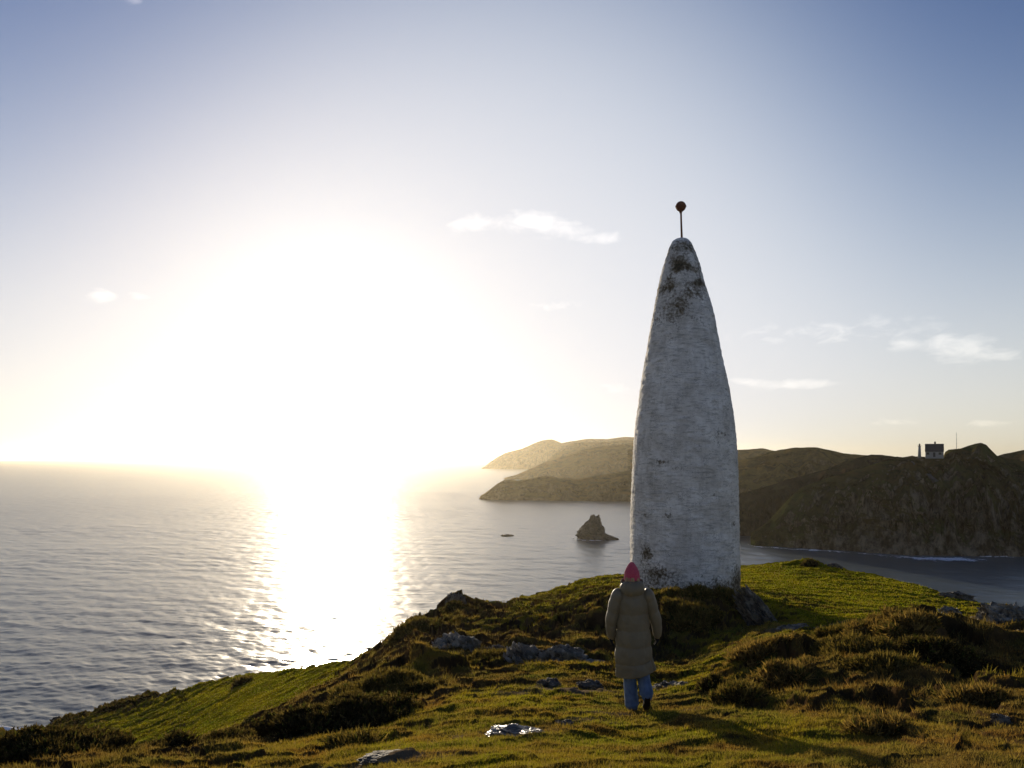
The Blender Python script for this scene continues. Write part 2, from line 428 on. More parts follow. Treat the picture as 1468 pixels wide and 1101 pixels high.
def terrain(x, y, want_masks=False):
    x = np.asarray(x, float).ravel(); y = np.asarray(y, float).ravel()
    zs, gs, hs = [], [], []
    for k in range(0, len(x), 40000):
        X, Y = x[k:k + 40000], y[k:k + 40000]
        th, r = np.arctan2(X, Y), np.maximum(np.hypot(X, Y), 0.6)
        redge = np.interp(th, eth, er) * (1 + 0.018 * fbm(th * 22, 3.1, o=3) + 0.006 * perlin(th * 140, 7.7))
        rin = np.minimum(r, redge)
        lr = np.log(rin)
        p = np.stack([th * KA, lr], 1)
        z = mq(p, PTS) @ WZ[:n_] + WZ[n_] + p @ WZ[n_ + 1:]
        g, h = lerp_mask(th, lr, GG), lerp_mask(th, lr, HH)
        for (px, py, d, hh, wx, wy) in MOUNDS:
            mx = (px - CX) / F * d
            q = ((X - mx) / wx) ** 2 + ((Y - d) / wy) ** 2
            z = z + hh * np.exp(-q * (1 + 0.0 * q)) * (0.85 + 0.3 * perlin(X * 1.3, Y * 1.3, px))
        # rough ground: tussocks, trodden terraces, peat steps
        far = np.clip(rin / 14, 0.75, 2.2)
        wob = fbm(X * 0.35, Y * 0.35, 2.0, 3)
        t1 = fbm(X * 0.55 + wob, Y * 0.8 + wob, 5.0, 4)
        step = sstep(-0.045, 0.045, t1) - 0.5
        t2 = fbm(X * 1.1 + 2 * wob, Y * 1.5, 9.0, 3)
        step2 = sstep(-0.05, 0.05, t2) - 0.5
        bl = np.abs(perlin(X * 1.7 / far, Y * 1.7 / far, 4.0))
        z = z + h ** 1.4 * far * (0.21 * step + 0.12 * step2 + 0.12 * t1 + 0.10 * (0.5 - 2 * bl))
        z = z + (0.10 + 0.90 * h) * (0.055 * fbm(X * 2.6, Y * 2.6, 1.0, 4) + 0.022 * fbm(X * 9, Y * 9, 2.0, 3)) + 0.012 * t2 * (1 - h) + h * h * far * (0.20 * (ridged(X * 0.33 + .3 * wob, Y * 0.40, 7.0, 3) - .45) + 0.10 * (sstep(-.05, .05, fbm(X * .8 - wob, Y * .6, 11.0, 3)) - .5))
        # footpath worn to the beacon
        pxs = np.interp(Y, [0, 5, 9.3, 14, 20, 26, 30], [1.0, 0.9, 1.45, 2.6, 4.4, 6.2, 7.0])
        path = np.exp(-((X - pxs) / 0.35) ** 2)
        z = z - 0.05 * path * (Y > 2)
        over = np.maximum(r - redge, 0)
        crag = 1 + 0.5 * fbm(X * 0.12, Y * 0.12, 3.0, 4)
        z = z - (0.75 * over + 0.22 * over ** 1.45) * crag - 0.4 * sstep(0, 1.5, over)
        z = np.maximum(z, SEA - 6)
        zs.append(z); gs.append(np.clip(g, 0, 1)); hs.append(np.clip(h, 0, 1))
    z = np.concatenate(zs)
    return (z, np.concatenate(gs), np.concatenate(hs)) if want_masks else z


fine = np.linspace(R(-37), R(37), 1000)
TG = np.concatenate([np.linspace(R(-180), R(-48), 60, endpoint=False), np.linspace(R(-48), R(-37), 60, endpoint=False), fine, np.linspace(R(37), R(48), 61)[1:], np.linspace(R(48), R(180), 61)[1:-1]])
RG = np.exp(np.concatenate([np.linspace(math.log(.3), math.log(3.4), 50, endpoint=False), np.linspace(math.log(3.4), math.log(80), 760, endpoint=False), np.linspace(math.log(80), math.log(150), 60)]))
gx = (RG[:, None] * np.sin(TG)[None, :]).ravel(); gy = (RG[:, None] * np.cos(TG)[None, :]).ravel()
gz, gg, gh = terrain(gx, gy, True)
GZ2, GG2, GH2 = (a.reshape(len(RG), len(TG)) for a in (gz, gg, gh))


def samp(x, y, arr=None):
    """fast bilinear look-up of the terrain grid"""
    arr = GZ2 if arr is None else arr
    th, lr = np.arctan2(x, y), np.log(np.hypot(x, y))
    fi = np.interp(lr, np.log(RG), np.arange(len(RG))); fj = np.interp(th, TG, np.arange(len(TG)))
    i = np.clip(fi.astype(int), 0, len(RG) - 2); j = np.clip(fj.astype(int), 0, len(TG) - 2)
    a, b = fi - i, fj - j
    return (arr[i, j] * (1 - a) * (1 - b) + arr[i + 1, j] * a * (1 - b) + arr[i, j + 1] * (1 - a) * b + arr[i + 1, j + 1] * a * b)


def gz_at(x, y): return float(samp(np.array([x]), np.array([y]))[0])


def turf_colour(x, y, g, h):
    n1 = fbm(x * 0.35, y * 0.35, 1.0, 4); n2 = fbm(x * 1.4, y * 1.4, 6.0, 4); n3 = fbm(x * 5, y * 5, 8.0, 3)
    k = sstep(0.22, 0.86, g + 0.34 * n1 + 0.26 * n2 + 0.12 * n3)[:, None]
    green = np.array([0.188, 0.186, 0.012]); brown = np.array([0.215, 0.140, 0.046]); dark = np.array([0.075, 0.056, 0.024])
    c = brown * (1 - k) + green * k
    d = (sstep(0.05, 0.5, 0.55 * h + 0.5 * n2 - 0.25 * g + 0.3 * n3) * 0.55)[:, None]
    c = c * (1 - d) + dark * d
    v = 1 + 0.25 * n3 + 0.30 * n1 + 0.32 * n2
    return c * np.clip(v, .45, 1.7)[:, None] * (1 + 0.18 * (n1 - n2)[:, None] * np.array([1, 0, 0]))


gcol = np.concatenate([turf_colour(gx[k:k + 100000], gy[k:k + 100000], gg[k:k + 100000], gh[k:k + 100000]) for k in range(0, len(gx), 100000)])
gr_ = np.hypot(gx, gy)
red_ = np.interp(np.arctan2(gx, gy), eth, er)
cl = (sstep(0.5, 5, gr_ - red_))[:, None]
gcol = gcol * 0.75 * (1 - cl) + np.array([0.075, 0.062, 0.045]) * cl * (1 + 0.4 * fbm(gx * .5, gy * .5, gz * .5, 3))[:, None]
# peat shows where a bank is too steep for turf; gravelly bare patches along the path and by the wet rock
sl_r = np.gradient(GZ2, axis=0) / np.gradient(RG)[:, None]
sl_t = np.gradient(GZ2, axis=1) / (np.gradient(TG)[None, :] * RG[:, None])
slope = np.hypot(sl_r, sl_t).ravel()
nso = np.concatenate([fbm(gx[k:k + 100000] * 1.6, gy[k:k + 100000] * 1.6, 21.0, 3) for k in range(0, len(gx), 100000)])
soil = sstep(.74, 1.15, slope + 0.3 * nso) * (gr_ < red_ + 2)
gcol = gcol * (1 - soil[:, None]) + np.array([0.060, 0.041, 0.022]) * (1 + .5 * nso[:, None]) * soil[:, None]
for (px, py, d, wx, wy) in [(800, 992, 11.4, 1.25, .55), (690, 1062, 7.4, .55, .35), (930, 1022, 8.8, .9, .22), (1000, 984, 13.5, .9, .35), (1150, 912, 24, 1.4, .7), (835, 1040, 8.1, .4, .2), (560, 1090, 6.0, .5, .3)]:
    q = (((gx - (px - CX) / F * d) / wx) ** 2 + ((gy - d) / wy) ** 2)
    k = np.exp(-q) * sstep(-0.3, 0.1, nso) * 0.95
    soil = np.maximum(soil, k)
    gcol = gcol * (1 - k[:, None]) + np.array([0.175, 0.14, 0.10]) * (1 + .4 * nso[:, None]) * k[:, None]
SO2 = soil.reshape(GZ2.shape)
gV = np.stack([gx, gy, gz], 1)
gV = np.vstack([gV, [[0, 0, -1.68]]])
gF = grid_faces(len(RG), len(TG), wrap=True)
jn = np.arange(len(TG)); cap = np.stack([np.full(len(TG), len(gV) - 1), (jn + 1) % len(TG), jn], -1)
ground = mesh_np('ground', gV, gF, M_GROUND, col=np.vstack([np.clip(gcol, 0, 1), [[.08, .07, .03]]]))
tag(ground, 'rough grassy headland with hummocks and worn peat steps above the sea', 'ground', kind='structure')

# ---------------------------------------------------------------- grass
def make_blades(x, y, z, h, w, lean, yaw, col, tipf=1.25):
    n = len(x)
    dx, dy = np.cos(yaw) * w / 2, np.sin(yaw) * w / 2
    la = RNG.uniform(0, 2 * np.pi, n)
    V = np.empty((n, 3, 3), np.float32)
    V[:, 0] = np.stack([x - dx, y - dy, z - 0.15 * h], 1)
    V[:, 1] = np.stack([x + dx, y + dy, z - 0.15 * h], 1)
    V[:, 2] = np.stack([x + np.cos(la) * lean * h, y + np.sin(la) * lean * h, z + h], 1)
    c = np.repeat(col[:, None, :], 3, 1)
    return V.reshape(-1, 3), np.arange(n * 3).reshape(-1, 3), np.clip(c.reshape(-1, 3), 0, 1)


NB = 760000
bt = RNG.uniform(R(-36.5), R(36.5), NB)
br = np.exp(RNG.uniform(math.log(3.6), math.log(62), NB))
bx, by = br * np.sin(bt), br * np.cos(bt)
keep = br < np.interp(bt, eth, er) + 0.6
bx, by, br, bt = bx[keep], by[keep], br[keep], bt[keep]
kk_ = samp(bx, by, SO2) < 0.25 + 0.5 * RNG.random(len(bx))
bx, by, br = bx[kk_], by[kk_], br[kk_]
bg, bh = samp(bx, by, GG2), samp(bx, by, GH2)
tus = fbm(bx * 1.6, by * 1.6, 12.0, 3)
tus2 = fbm(bx * 5.5, by * 5.5, 2.0, 2)
hgt = (0.015 + 0.0010 * br) * (1 - .4 * bg) * (0.6 + 0.9 * RNG.random(len(bx))) * (1 + 2.6 * bh ** 1.5 * sstep(-0.15, 0.45, tus)) * (1 + 0.6 * sstep(0, .5, tus2))
wid = np.maximum(0.0045, br * 0.00085) * (0.7 + 0.6 * RNG.random(len(bx)))
bc = np.concatenate([turf_colour(bx[k:k + 100000], by[k:k + 100000], bg[k:k + 100000], bh[k:k + 100000]) for k in range(0, len(bx), 100000)])
straw = (RNG.random(len(bx)) < 0.16 + 0.10 * (1 - bg))[:, None]
bc = np.where(straw, np.array([0.24, 0.18, 0.075]), bc * (0.8 + 0.5 * RNG.random((len(bx), 1))))
V, Fc, C = make_blades(bx, by, samp(bx, by), hgt, wid, RNG.uniform(0.2, 0.9, len(bx)), RNG.uniform(0, np.pi, len(bx)), bc)
tag(mesh_np('grass', V, Fc, M_GRASS, smooth=False, col=C), 'short wind-cropped grass and dry bents covering the headland', 'grass', kind='stuff')

# ---------------------------------------------------------------- heath bushes
def bush(px, py, wpx, hpx, d, label, seed, tone=(0.075, 0.055, 0.025), spr=1.0, cat='bush', name='heather_bush', group='heath bushes and tussocks on the headland'):
    rng = np.random.default_rng(seed)
    c = at(px, py, d)
    w, h = wpx * d / F / 2 * 1.08, hpx * d / F * (.8 if tone[0] < .1 else .62)
    wy = w * 0.8
    long_ = 1.5 if tone[0] > 0.1 else 1.0
    na, ne = 72, 22
    a = np.linspace(0, 2 * np.pi, na, endpoint=False); e = np.linspace(-0.35, np.pi / 2, ne)
    A, E = np.meshgrid(a, e)
    dx, dy, dz = np.cos(A) * np.cos(E), np.sin(A) * np.cos(E), np.sin(E)
    k = 1 + 0.34 * fbm(dx * 1.7 + seed, dy * 1.7, dz * 1.7, 3) + 0.15 * fbm(dx * 6, dy * 6 + seed, dz * 6, 2)
    X, Y, Z = (dx * w * k * 0.93).ravel(), (dy * wy * k * 0.93).ravel(), (dz * h * k * 0.9).ravel()
    bz = samp(X + c.x, Y + c.y)
    base = float(np.median(bz[:na]))
    V0 = np.stack([X, Y, Z], 1)
    lift = (bz - base) * np.clip(1 - Z / max(h, 1e-3), 0, 1)
    V0[:, 2] += lift
    F0 = grid_faces(ne, na, True)
    tone = np.array(tone)
    C0 = np.tile(tone * 0.8, (len(V0), 1)) * (1 + 0.4 * fbm(X * 4, Y * 4, Z * 4, 2))[:, None]
    # sprigs
    area = 2 * np.pi * w * max(h, wy * 0.6)
    n = int(np.clip(area * 3200 * spr * long_ * (9.0 / d) ** 1.2, 500, 20000))
    ii = rng.integers(0, (ne - 1) * na, n)
    f = F0[ii]; u, v = rng.random((n, 1)), rng.random((n, 1))
    P = V0[f[:, 0]] * (1 - u) * (1 - v) + V0[f[:, 1]] * u * (1 - v) + V0[f[:, 2]] * u * v + V0[f[:, 3]] * (1 - u) * v
    nrm = P / np.array([w, wy, max(h, .01)]) ** 2; nrm /= np.linalg.norm(nrm, axis=1)[:, None] + 1e-9
    D = nrm * 0.7 + np.array([0, 0, 0.55]) + rng.normal(0, 0.42, (n, 3)); D /= np.linalg.norm(D, axis=1)[:, None]
    L = long_ * (0.045 + 0.075 * rng.random((n, 1)) ** 2) * (0.6 + 0.04 * d) * (1 + 0.5 * (fbm(P[:, 0] * 3, P[:, 1] * 3, P[:, 2] * 3, 2)[:, None]))
    S = np.cross(D, rng.normal(size=(n, 3))); S /= np.linalg.norm(S, axis=1)[:, None] + 1e-9
    W = L * 0.10 / long_ ** 1.5 + 0.0006 * d
    T1 = np.stack([P - S * W, P + S * W, P + D * L], 1)
    mid = P + D * L * 0.45; S2 = np.cross(D, S)
    D2 = D * 0.6 + S * 0.8; T2 = np.stack([mid - S2 * W * .8, mid + S2 * W * .8, mid + D2 * L * 0.55], 1)
    D3 = D * 0.6 - S * 0.8; T3 = np.stack([mid - S2 * W * .8, mid + S2 * W * .8, mid + D3 * L * 0.5], 1)
    T = np.concatenate([T1, T2, T3]).reshape(-1, 3)
    pal = np.array([tone * 0.7, tone, tone * 1.35, [0.15, 0.11, 0.045], [0.075, 0.08, 0.022]])
    cc = pal[rng.choice(5, n, p=[.28, .32, .2, .08, .12])] * (0.75 + 0.5 * rng.random((n, 1)))
    C1 = np.repeat(np.concatenate([cc, cc, cc]), 3, 0)
    F0t = np.vstack([F0[:, [0, 1, 2]], F0[:, [0, 2, 3]]])
    V1 = np.vstack([V0, T]); F1 = np.vstack([F0t, np.arange(len(T)).reshape(-1, 3) + len(V0)])
    o = mesh_np(name, V1, F1, M_HEATH, smooth=False, col=np.clip(np.vstack([C0, C1]), 0, 1))
    o.location = (c.x, c.y, base - 0.02)
    return tag(o, label, cat, group)


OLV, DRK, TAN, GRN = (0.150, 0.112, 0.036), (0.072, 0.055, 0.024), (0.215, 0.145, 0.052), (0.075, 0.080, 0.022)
BUSH = [
    (492, 1052, 215, 50, 10.2, 'widest dark heather mound, rounded, at the left edge of the trodden turf', DRK),
    (560, 998, 165, 42, 13.5, 'broad brown heather mound directly behind the widest dark heather mound', OLV),
    (80, 1112, 190, 52, 8.6, 'dark heather bank cut by the bottom left corner of the picture', DRK),
    (248, 1092, 90, 36, 9.6, 'dark low heather clump just right of the bottom left corner bank', DRK),
    (340, 1086, 110, 32, 10.3, 'spreading heather clump between the corner bank and the widest mound', DRK),
    (508, 1082, 62, 18, 7.6, 'small dark clump on the turf in front of the widest heather mound', OLV),
    (1057, 1008, 68, 34, 9.6, 'round tussock nearest the walker, on the turf to her right', OLV),
    (1022, 994, 38, 22, 10.6, 'small dark tussock tucked behind the round tussock nearest the walker', DRK),
    (1125, 998, 74, 30, 10.4, 'low brown tussock at the foot of the big mound, right of the round one', TAN),
    (1090, 960, 95, 26, 12.8, 'long straw-topped tussock behind the round tussock nearest the walker', TAN),
    (1212, 968, 105, 36, 11.8, 'shaggy brown tussock on the front slope of the big mound', OLV),
    (1293, 903, 66, 20, 13.4, 'dark heather cap on the very top of the big mound', DRK),
    (1245, 925, 60, 22, 13.0, 'tan tussock beside the dark cap on the left shoulder of the big mound', TAN),
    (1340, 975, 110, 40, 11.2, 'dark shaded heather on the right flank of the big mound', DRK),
    (1300, 945, 74, 30, 12.4, 'shaggy tan tussock in the middle of the big mound', TAN),
    (1265, 985, 80, 26, 10.4, 'brown tussock at the front foot of the big mound, under the shaggy tan one', OLV),
    (1195, 935, 56, 22, 13.6, 'small olive tussock at the left end of the big mound crest', OLV),
    (1430, 892, 64, 20, 22, 'dark heather patch on the turf rim near the right edge of the picture', DRK),
    (655, 897, 52, 26, 34, 'dark knobbly bush on the skyline of the left sea cliff', DRK),
    (605, 925, 90, 30, 31, 'wide heath clump on the sea cliff just below the knobbly skyline bush', OLV),
    (1000, 868, 48, 26, 30, 'tallest shaggy tussock against the middle of the beacon foot', OLV),
    (1040, 868, 44, 22, 30, 'shaggy tussock against the right end of the beacon foot', OLV),
    (955, 868, 40, 24, 29.5, 'shaggy tussock at the beacon foot, close to the walker shoulder', OLV),
    (990, 890, 80, 22, 27.4, 'low brown tussock bank one step below the beacon foot tussocks', OLV),
    (1160, 812, 22, 10, 56, 'small dark tuft on the skyline at the peak of the green turf behind the beacon', DRK),
    (195, 1010, 84, 11, 59, 'dark heather hump on the seaward rim of the green terrace', DRK),
    (118, 1034, 84, 10, 63, 'low dark heather on the rim at the far left end of the green terrace', DRK),
    (346, 992, 24, 7, 47, 'tiny dark bush alone in the middle of the green terrace', OLV),
    (1255, 1068, 70, 14, 6.6, 'flat brown tuft in the shaded turf in front of the big mound', TAN),
    (1395, 1010, 80, 20, 8.6, 'low tan tuft at the right foot of the big mound', TAN),
    (705, 960, 60, 16, 17.5, 'dark tuft between the two pale rock ledges left of the walker', OLV),
]
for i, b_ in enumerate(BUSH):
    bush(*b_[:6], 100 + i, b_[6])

# ---------------------------------------------------------------- rocks
def rock(px, py, wpx, hpx, d, label, seed, mat=None, tilt=0.5, yaw=0.0, flat=0.6, depth=0.8, sharp=0.25, name='rock', cat='rock', group='rock outcrops on the headland', sub=5, base=None, lean=0.0):
    c = at(px, py, d)
    w, h = wpx * d / F / 2, hpx * d / F
    bm = bmesh.new(); bmesh.ops.create_icosphere(bm, subdivisions=sub, radius=1)
    P = np.array([v.co[:] for v in bm.verts])
    s = seed * 1.37
    # blocky, bedded shape
    P = np.sign(P) * np.abs(P) ** 0.85
    k = 1 + 0.28 * fbm(P[:, 0] * 1.3 + s, P[:, 1] * 1.3, P[:, 2] * 1.3, 3) + 0.14 * (ridged(P[:, 0] * 2 + s, P[:, 1] * 2, P[:, 2] * 2, 3) - 0.4)
    P = P * k[:, None]
    ax = np.array([math.sin(tilt), 0.25, math.cos(tilt)]); ax /= np.linalg.norm(ax)
    bed = P @ ax
    q = bed * 4.2 + 0.5 * fbm(P[:, 0] * 2, P[:, 1] * 2 + s, P[:, 2] * 2, 2)
    saw = (q - np.floor(q))
    side = P - bed[:, None] * ax
    P = P + side * (sharp * (saw - 0.5))[:, None] + side * (0.10 * fbm(q * 1.0, s, 0.3, 2))[:, None]
    rib = ridged(P[:, 0] * 1.6 + s, P[:, 1] * 0.5, 0.2 * P[:, 2] + s, 3)
    P[:, 2] = P[:, 2] * (0.72 + 0.38 * rib) + np.where(P[:, 2] > 0, 0.07 * fbm(P[:, 0] * 3 + s, P[:, 1] * 3, s, 3), 0)
    P = P + 0.05 * np.stack([fbm(P[:, 0] * 7 + j * 9, P[:, 1] * 7, P[:, 2] * 7 + s, 3) for j in range(3)], 1)
    P = P * np.array([w, w * depth, h])
    cs, sn = math.cos(yaw), math.sin(yaw)
    P[:, :2] = np.stack([P[:, 0] * cs - P[:, 1] * sn, P[:, 0] * sn + P[:, 1] * cs], 1)
    zt = np.percentile(P[:, 2], 99.5)
    P[:, 2] *= h / zt
    P[:, 2] = np.where(P[:, 2] < -0.35 * h, -0.35 * h + 0.1 * (P[:, 2] + 0.35 * h), P[:, 2])
    P[:, 0] += lean * P[:, 2]
    for v, p in zip(bm.verts, P): v.co = p
    o = mesh_bm(name, bm, mat or M_ROCK, smooth=False)
    o.location = (c.x, c.y, (gz_at(c.x, c.y) if base is None else base) - 0.02)
    return tag(o, label, cat, group)


ROCKS = [
    (612, 948, 60, 17, 20.5, 'leftmost rock ledge behind the brown heather mound', M_PALE, .9),
    (650, 952, 66, 22, 20, 'ribbed pale rock, middle one of the left ledge group', M_PALE, 1.1),
    (758, 954, 66, 28, 17, 'tallest pale grey rock with upright ribs, left of the walker', M_PALE, 1.3),
    (806, 954, 64, 20, 16.8, 'pale grey rock joined to the right side of the tallest ribbed rock', M_PALE, 1.1),
    (850, 957, 56, 14, 16.5, 'sloping pale rock closest to the walker coat, end of the ledge', M_PALE, .8),
    (712, 945, 36, 18, 19, 'dark rounded rock just left of the tallest ribbed rock', M_ROCK, .6),
    (788, 986, 34, 10, 12, 'flat low stone in the bare patch left of the walker legs', M_ROCK, .3),
    (845, 986, 40, 10, 12, 'flat dark stone between the bare patch and the walker coat', M_ROCK, .3),
    (745, 1066, 84, 11, 7.1, 'wet shining slab of rock catching the sun in the turf', M_WET, .2),
    (808, 1046, 34, 11, 7.9, 'small brown stone just behind the wet shining slab', M_ROCK, .4),
    (552, 1095, 66, 6, 6.0, 'grey flat rock at the bottom edge below the widest heather mound', M_ROCK, .3),
    (489, 992, 16, 7, 20.5, 'small white stone on the heath lip above the green terrace', M_PALE, .3),
    (1092, 939, 44, 50, 27.2, 'leaning slab of rock streaked pale and dark, right of the beacon foot', M_ROCK, .9),
    (1143, 914, 52, 12, 23, 'flat grey rock in the beacon shadow', M_ROCK, .2),
    (1216, 906, 46, 14, 14.5, 'grey rock top showing through the left crest of the big mound', M_ROCK, .4),
    (1055, 950, 28, 16, 14.5, 'dark upright stone in the turf midway between walker and big mound', M_ROCK, .9),
    (966, 984, 62, 14, 12.6, 'low dark rock ledge touching the right side of the walker coat', M_ROCK, .4),
    (1362, 898, 28, 14, 26, 'small pale stone on the turf behind the big mound', M_PALE, .5),
    (1442, 950, 80, 30, 15, 'large grey slab outcrop right of the big mound', M_PALE, .9),
    (1466, 972, 30, 28, 13.5, 'pale boulder on the right edge below the large slab outcrop', M_PALE, .8),
    (1437, 1056, 26, 12, 6.9, 'small pale stone in the grass at the lower right', M_PALE, .5),
    (1468, 902, 26, 26, 20, 'pale boulder on the right edge above the large slab outcrop', M_PALE, .6),
    (655, 900, 34, 22, 35.5, 'dark crag on the sea cliff under the knobbly skyline bush', M_ROCK, 1.0),
    (540, 936, 26, 8, 38, 'dark stone on the skyline where the left cliff meets the green terrace', M_ROCK, .5),
    (885, 829, 13, 5, 50, 'tiny white stone on the skyline left of the beacon', M_PALE, .3),
    (1370, 856, 42, 10, 46, 'dark flat rock on the rim of the green turf behind the big mound', M_ROCK, .3),
    (1195, 820, 20, 6, 57, 'thin dark rock on the rim right of the skyline tuft', M_ROCK, .3),
    (232, 996, 14, 8, 57, 'dark knob of rock on the rim of the green terrace', M_ROCK, .5),
    (20, 1056, 40, 14, 72, 'dark shore rock at the far left rim by the waves', M_ROCK, .5),
    (100, 1040, 44, 14, 65, 'dark rock on the far left rim beside the green terrace', M_ROCK, .6),
]
for i, r_ in enumerate(ROCKS):
    rock(*r_[:6], 7 + i, r_[6], tilt=r_[7], lean=(-.55 if 'leaning' in r_[5] else random.uniform(-.25, .25)), yaw=random.uniform(-.5, .5), depth=random.uniform(.6, .9), sharp=0.16 + 0.16 * r_[7])

# ---------------------------------------------------------------- sea
def build_sea():
    fine = np.linspace(R(-37), R(37), 900)
    T = np.concatenate([np.linspace(R(-180), R(-37), 60, endpoint=False), fine, np.linspace(R(37), R(180), 61)[1:-1]])
    Rr = np.exp(np.concatenate([np.linspace(math.log(4), math.log(80), 14, endpoint=False), np.linspace(math.log(80), math.log(900), 820, endpoint=False), np.linspace(math.log(900), math.log(9000), 110)]))
    x = (Rr[:, None] * np.sin(T)).ravel(); y = (Rr[:, None] * np.cos(T)).ravel(); r = np.repeat(Rr, len(T))
    z = np.zeros(len(x))
    rng = np.random.default_rng(8)
    calm = 1 - 0.25 * sstep(40, 140, x - 0.1 * y) * (y < 420)
    gust = 0.85 + 0.45 * fbm(x * 0.006, y * 0.012, 2.0, 3)
    for i in range(64):
        lam = 1.2 * (20 / 1.2) ** (i / 63.0)
        ang = R(205) + rng.normal(0, 0.55)
        kx, ky = 2 * np.pi / lam * math.sin(ang), 2 * np.pi / lam * math.cos(ang)
        a = 0.0051 * lam ** 0.54
        fade = np.clip((lam / (r * 0.0030) - 1.6) / 2.0, 0, 1)
        ph = kx * x + ky * y + rng.uniform(0, 6.28)
        z += a * fade * (np.sin(ph) + 0.25 * np.cos(2 * ph))
    z *= calm * gust
    ruffle = 0.16 + 0.07 * sstep(100, 700, r)
    V = np.stack([x, y, z + SEA], 1)
    o = mesh_np('sea', V, grid_faces(len(Rr), len(T), True), mat_sea(), attrs={'ruffle': ruffle})
    tag(o, 'wind-ruffled open sea with a broad sun glitter path', 'sea', kind='structure')


build_sea()

# ---------------------------------------------------------------- headlands across the water
def hill(crest, shore, mat, label, back=200.0, cliff=0.45, rough=1.0, rows=90, step=0.7, seed=0, prof=0.75):
    crest = np.array(crest, float); shore = np.array(shore, float)
    px = np.arange(crest[0, 0], crest[-1, 0] + .01, step)
    th = np.arctan((px - CX) / F)
    cd = np.interp(px, crest[:, 0], crest[:, 2]); cp = np.interp(px, crest[:, 0], crest[:, 1])
    cp = cp + rough * (0.5 * fbm(px * 0.05, seed, o=4)) * np.clip((np.interp(px, crest[:, 0], crest[:, 1]) < 700), 0.4, 1)
    sd = np.interp(px, shore[:, 0], shore[:, 1])
    zc = np.maximum((HZ - cp) / F * cd, SEA + 0.3)
    t = np.concatenate([np.linspace(0, .16, rows // 2, endpoint=False), np.linspace(.16, 1, rows - rows // 2)])
    tb = np.linspace(1, 2, 26)[1:]
    tt = np.concatenate([t, tb])[:, None]
    u = np.clip(tt, 0, 1)
    height = (zc - SEA)[None, :]
    # cliff at the water, then a slope up to the crest
    nz = fbm(px[None, :] * 0.045 + 0 * tt, tt * 2.2, seed + 1.0, 4)
    cl = np.clip(cliff * (1 + 0.5 * nz), 0.08, 0.85)
    wc = 0.16
    up = np.where(u < wc, cl * (u / wc) ** 0.8, cl + (1 - cl) * (np.clip((u - wc) / (1 - wc), 0, 1)) ** prof)
    d = sd[None, :] + (cd - sd)[None, :] * u + np.clip(tt - 1, 0, 1) * back
    gl = ridged(px[None, :] * 0.028 + 0.6 * tt, tt * 1.1, seed + 5.0, 4) - 0.45
    low = 1 - sstep(.12, .42, u)
    d = d + rough * 15 * gl * low * np.clip(u * 6, 0, 1) * (cd[None, :] / 400) ** 0.6
    xw = (px - CX)[None, :] / F * d; sc_ = (cd[None, :] / 400) ** 0.7
    d = d + rough * 13 * sc_ * fbm(xw / (26 * sc_), d / (20 * sc_), seed + 3.0, 4) * np.clip(u * 5, 0, 1) * np.clip((1.02 - u) * 5, 0, 1)
    z = SEA - 0.5 + (height + 0.5) * up
    z = z + rough * 0.10 * height * fbm(xw / (16 * sc_), d / (12 * sc_), seed + 9.0, 5) * np.clip(u * 5, 0, 1) * np.clip((1 - u) * 6, 0, 1)
    zl = z + .25 * xw
    d = d + rough * sc_ * low * np.clip(u * 8, 0, 1) * (5.5 * (ridged(xw / (22 * sc_), zl / (9 * sc_), seed + 2.0, 4) - .45) + 2.5 * fbm(xw / (6 * sc_), zl / (5 * sc_), seed + 6.0, 3))
    z = np.where(tt > 1, SEA - 3 + (zc[None, :] - SEA + 3) * (1 - (np.clip(tt - 1, 0, 1)) ** 1.3), z)
    ys = d; xs = (px - CX)[None, :] / F * d
    V = np.stack([xs, ys, z], -1)
    # surface steepness for the rock / turf split
    dz = np.abs(np.gradient(z, axis=0)); dd = np.abs(np.gradient(d, axis=0)) + 0.3
    steep = np.clip(np.arctan(dz / dd) / 1.3 + 0.25 * (1 - sstep(0, 0.35, u)), 0, 1)
    o = mesh_np('hill', V.reshape(-1, 3), grid_faces(len(tt), len(px)), mat, attrs={'steep': steep})
    return tag(o, label, 'hill', kind='structure')


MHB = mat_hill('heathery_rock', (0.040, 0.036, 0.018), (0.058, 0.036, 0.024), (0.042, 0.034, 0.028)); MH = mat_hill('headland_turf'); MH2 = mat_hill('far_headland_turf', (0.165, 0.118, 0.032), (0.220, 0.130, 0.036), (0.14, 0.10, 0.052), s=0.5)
A_CREST = [(1076, 772, 352), (1079, 768, 353), (1088, 760, 354), (1101, 748, 356), (1112, 736, 357), (1124, 722, 358), (1136, 710, 360), (1150, 698, 362), (1170, 691, 362), (1187, 685, 364), (1221, 675, 366),
           (1255, 665, 368), (1286, 657.5, 370), (1300, 654.5, 370), (1308, 653, 370), (1313, 654.5, 370), (1352, 655, 370), (1355, 648, 371), (1360, 644.5, 372), (1377, 643, 374), (1389, 638.5, 376), (1398, 636, 376), (1406, 635, 376),
           (1414, 638, 376), (1421, 645, 374), (1430, 653.5, 372), (1449, 658, 372), (1468, 661, 372), (1520, 668, 372), (1600, 672, 372), (1750, 690, 360)]
hill(A_CREST, [(1076, 351), (1090, 349), (1130, 343), (1200, 333), (1300, 317), (1468, 312), (1750, 300)], MH, 'dark near headland across the channel carrying the cottage', back=120, cliff=.42, seed=1, step=0.55, rows=120)
